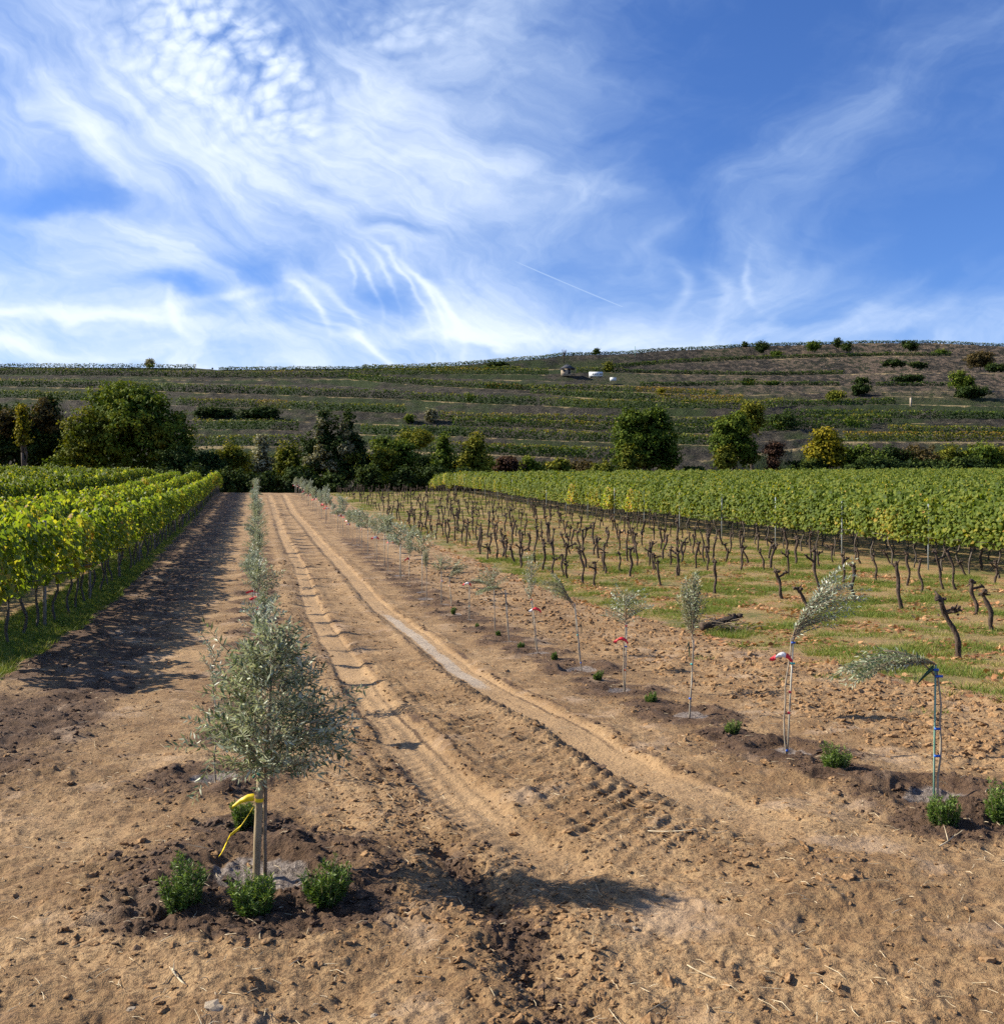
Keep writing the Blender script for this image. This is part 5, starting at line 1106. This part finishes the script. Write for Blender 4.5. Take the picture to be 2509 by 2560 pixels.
px_tree(2065, 1074, 56, 140, 'bright yellow autumn tree above the vineyard', M_TY, 2200, .40, 1185, [(0,0,.42,.85,.7,.36),(-.05,0,.72,.66,.6,.27),(-.55,0,.40,.42,.4,.25),(.5,0,.38,.42,.4,.26)], group=G_T, ragged=.45)
# scrub on the terraces
def hill_bush(px, py, hw, hh, label, mat, n=260, leaf=.55, name='bush'):
    w = float(wdist(py)); z = EYE+(CY-py)/F_PX*w; wd = hw/F_PX*w; H = 2*hh/F_PX*w
    lobes = [(rng.uniform(-.55,.55)*wd, rng.uniform(-.3,.3)*wd*.6, H*rng.uniform(.35,.6), wd*rng.uniform(.4,.6), min(wd, H)*.6, H*rng.uniform(.35,.45)) for _ in range(3)]+[(0,0,H*.45,wd*.7,min(wd,H)*.7,H*.5)]
    dx, dy, _ = ray(px, py); t = thing(name, (dx*w, dy*w, z-.3), label, name, 'bushes and trees on the hillside terraces', rz=-YAW)
    link('crown', crown_mb(lobes, n, leaf, int(px+py)).mesh('crown', mat), t); link('stem', trunk_mb(H*.5, .12, [(l[0]*.7,l[1]*.7,l[2]) for l in lobes[:2]]).mesh('stem', M_TRUNK, True), t)
for a in ((1490,885,12,9,'small dark round bush on the skyline past the bare tree',M_TD),(1860,866,8,7,'tiny round bush on the skyline before the hedge clump',M_TD),(1905,882,24,16,'dark tall clump under the skyline, first of the ridge bushes',M_TD),(1940,890,26,8,'low spreading bush at the foot of the first ridge clump',M_TG),(2030,878,30,13,'broad dark ridge clump in the middle of the ridge bushes',M_TG),(2095,872,16,15,'ridge clump with pale top beside the broad one',M_TD),(2120,878,20,11,'third ridge clump before the gap in the skyline bushes',M_TD),(2275,878,22,17,'single ball-shaped dark tree standing on the ridge',M_TD),
    (2350,884,28,6,'low scrub right under the ridge ball tree',M_TG),(2235,918,36,11,'dark scrub band beneath the ridge ball tree',M_TD),(2300,920,34,9,'dark scrub band running on toward the picture edge',M_TD),(2450,920,40,24,'grey leafless thicket high by the picture edge',M_TB),(2485,930,36,12,'dark base of scrub by the picture edge, high up',M_TD),(2270,952,60,9,'long dark hedge-like scrub above the stone pillar',M_TD),(2150,957,26,8,'small scrub on the fourth bank above the vine rows',M_TD),(2400,975,34,26,'olive grey thicket right of the stone pillar',M_TG),(2440,995,50,18,'large dark green thicket near the picture edge, mid slope',M_TD),(2150,985,26,16,'dark green scrub on the bank left of the pillar',M_TD),(2085,1000,26,13,'round olive scrub next to the bank row',M_TO),(1870,960,20,8,'low dark scrub on the thin terrace',M_TD),(1930,962,18,6,'second low dark scrub on the thin terrace',M_TD),
    (1960,1070,44,20,'dark thicket behind the second round tree',M_TD),(2122,1060,9,9,'small light green shrub on the dark terrace bank',M_TG),(1025,1052,11,9,'small green bush on the bank in the middle of the slope',M_TG),(1075,1052,14,17,'pale grey-green bush on the bank in the middle of the slope',M_TP),(1172,1000,8,9,'light green sapling sticking out of a vine row',M_TG),(1245,916,42,8,'dark scrub on the shoulder below the skyline',M_TD),(1520,930,14,15,'yellow-green tree standing beside the white trailer',M_TO),(1652,985,6,9,'little yellow tree in the golden row',M_TY),(376,920,15,14,'pale feathery young tree on the ridge row',M_TP),(640,1045,70,14,'dark bramble band on the bank between big tree and ivy tree',M_TD),(540,1040,60,12,'dark bramble band beside the big tree crown',M_TD)):
    hill_bush(*a, n=max(120, int(a[2]*a[3]*1.1)))
# bare tree on the shoulder of the hill
w = float(wdist(905)); dx, dy, dz = ray(1409, 905); t = thing('bare_tree', (dx*w, dy*w, EYE+dz*w), 'leafless tree with upright twigs on the hill shoulder above the hut', 'tree')
mb = MB(); mb.tube([(0,0,-.5),(0,0,2.2),(.1,0,3.6)], [.22,.17,.12], 6); link('trunk', mb.mesh('trunk', M_TRUNK), t)
mb = MB()
for i in range(14): mb.tube(twig_curve((0,0,1.6+.12*i), (rng.normal()*.7, rng.normal()*.4, 1.1), rng.uniform(1.8,3.4), (0,0,.7)), np.linspace(.09,.03,7), 4)
link('branches', mb.mesh('branches', M_TRUNK), t)

# ------------------------------------------------------------------ hut, trailer and small things on the hill
M_ROOF = plain_mat('slate_roof', (.030,.034,.045), (.07,.075,.09), 3, .7, .3); M_HWALL = plain_mat('pale_hut_wall', (.30,.24,.18), (.46,.38,.29), 2, .9, .3); M_DARKW = solid('dark_opening', (.02,.02,.025)); M_TW = solid('white_panel', (.72,.73,.72)); M_GLASS = solid('dark_glass', (.03,.045,.06), .15)
def hill_at(px, py): w = float(wdist(py)); dx, dy, dz = ray(px, py); return (dx*w, dy*w, EYE+dz*w), w
p, w = hill_at(1417, 938)
t = thing('vineyard_hut', p, 'small hut with dark hipped roof beside the end of a vine row', 'hut', rz=-YAW)
mb = MB(); mb.box((-.4,0,.9), (3.4,2.6,2.6)); link('wall', mb.mesh('wall', M_HWALL), t)
mb = MB(); V = [(-2.7,-2,2.2),(2.9,-2,2.2),(2.9,2,2.2),(-2.7,2,2.2),(-.4,0,3.9),(.5,0,3.9)]; mb.add(V, [(0,1,5,4),(2,3,4,5),(3,2,1,0)], [(1,2,5),(3,0,4)]); mb.tube([(0,0,3.8),(0,0,4.6)], [.12,.04], 5); link('roof', mb.mesh('roof', M_ROOF), t)
mb = MB(); mb.box((.7,-1.32,1.2), (.8,.08,1.7)); link('door', mb.mesh('door', M_DARKW), t)
mb = MB(); mb.box((-1.1,-1.32,1.4), (.8,.08,.7)); link('window', mb.mesh('window', M_GLASS), t)
for xx in (2.5, 1.9): mb = MB(); mb.tube([(xx,-1.6,-.6),(xx,-1.6,2.25)], .09, 6); link('post', mb.mesh('post', M_DARKW), t)
p, w = hill_at(1489, 944)
t = thing('white_trailer', p, 'long white trailer with a row of dark windows parked beside the hut', 'trailer', rz=-YAW-.06)
mb = MB(); mb.tube([(-2.4,-.0,1.05),(2.4,0,1.05)], 1.0, 14); mb.box((0,0,.75), (4.7,1.9,.8)); link('body', mb.mesh('body', M_TW, False), t)
for xx in (-1.0,-.2,.6,1.4,2.0): mb = MB(); mb.box((xx,-.98,1.15), (.42,.12,.42)); link('window', mb.mesh('window', M_GLASS), t)
for xx in (-1.6,1.6):
    mb = MB(); mb.tube([(xx,-.9,.2),(xx,-.6,.2)], .32, 12); link('wheel', mb.mesh('wheel', M_DARKW), t)
p, w = hill_at(1532, 953)
t = thing('white_container', p, 'low white box standing on the bank beside the white trailer', 'container', rz=-YAW)
mb = MB(); mb.box((0,0,.65), (2.0,1.4,1.1)); link('box', mb.mesh('box', M_TW), t); mb = MB(); mb.box((0,0,1.24), (2.1,1.5,.08)); link('lid', mb.mesh('lid', M_TW), t)
def pole(px, py, h, r, m, label, top=None):
    p, w = hill_at(px, py); mb = MB(); mb.tube([(0,0,-.4),(0,0,h)], r, 6)
    if top:
        t = thing('marker_pole', p, label, 'pole'); link('pole', mb.mesh('pole', m), t); mb = MB(); mb.tube([(0,-.05,h-.1),(0,-.08,h-.1)], top, 12); mb.tube([(0,-.09,h-.1),(0,-.12,h-.1)], top, 12); link('disc', mb.mesh('disc', M_DARKW), t)
    else: tag(link('marker_pole', mb.mesh('marker_pole', m), None, p), label, 'pole')
pole(1587, 889, 3.9, .12, M_CANE_G, 'thin green and pale pole on the skyline beside the round bush')
pole(488, 926, 2.4, .12, M_WHITE, 'pale reddish pole at the end of the ridge vine row')
pole(531, 927, 1.0, .08, M_DARKW, 'small dark round sign on a post in the skyline gap', .35)
pole(2276, 1014, 2.2, .28, M_HWALL, 'pale upright stone pillar on the terrace bank')
C.collection.update_tag()
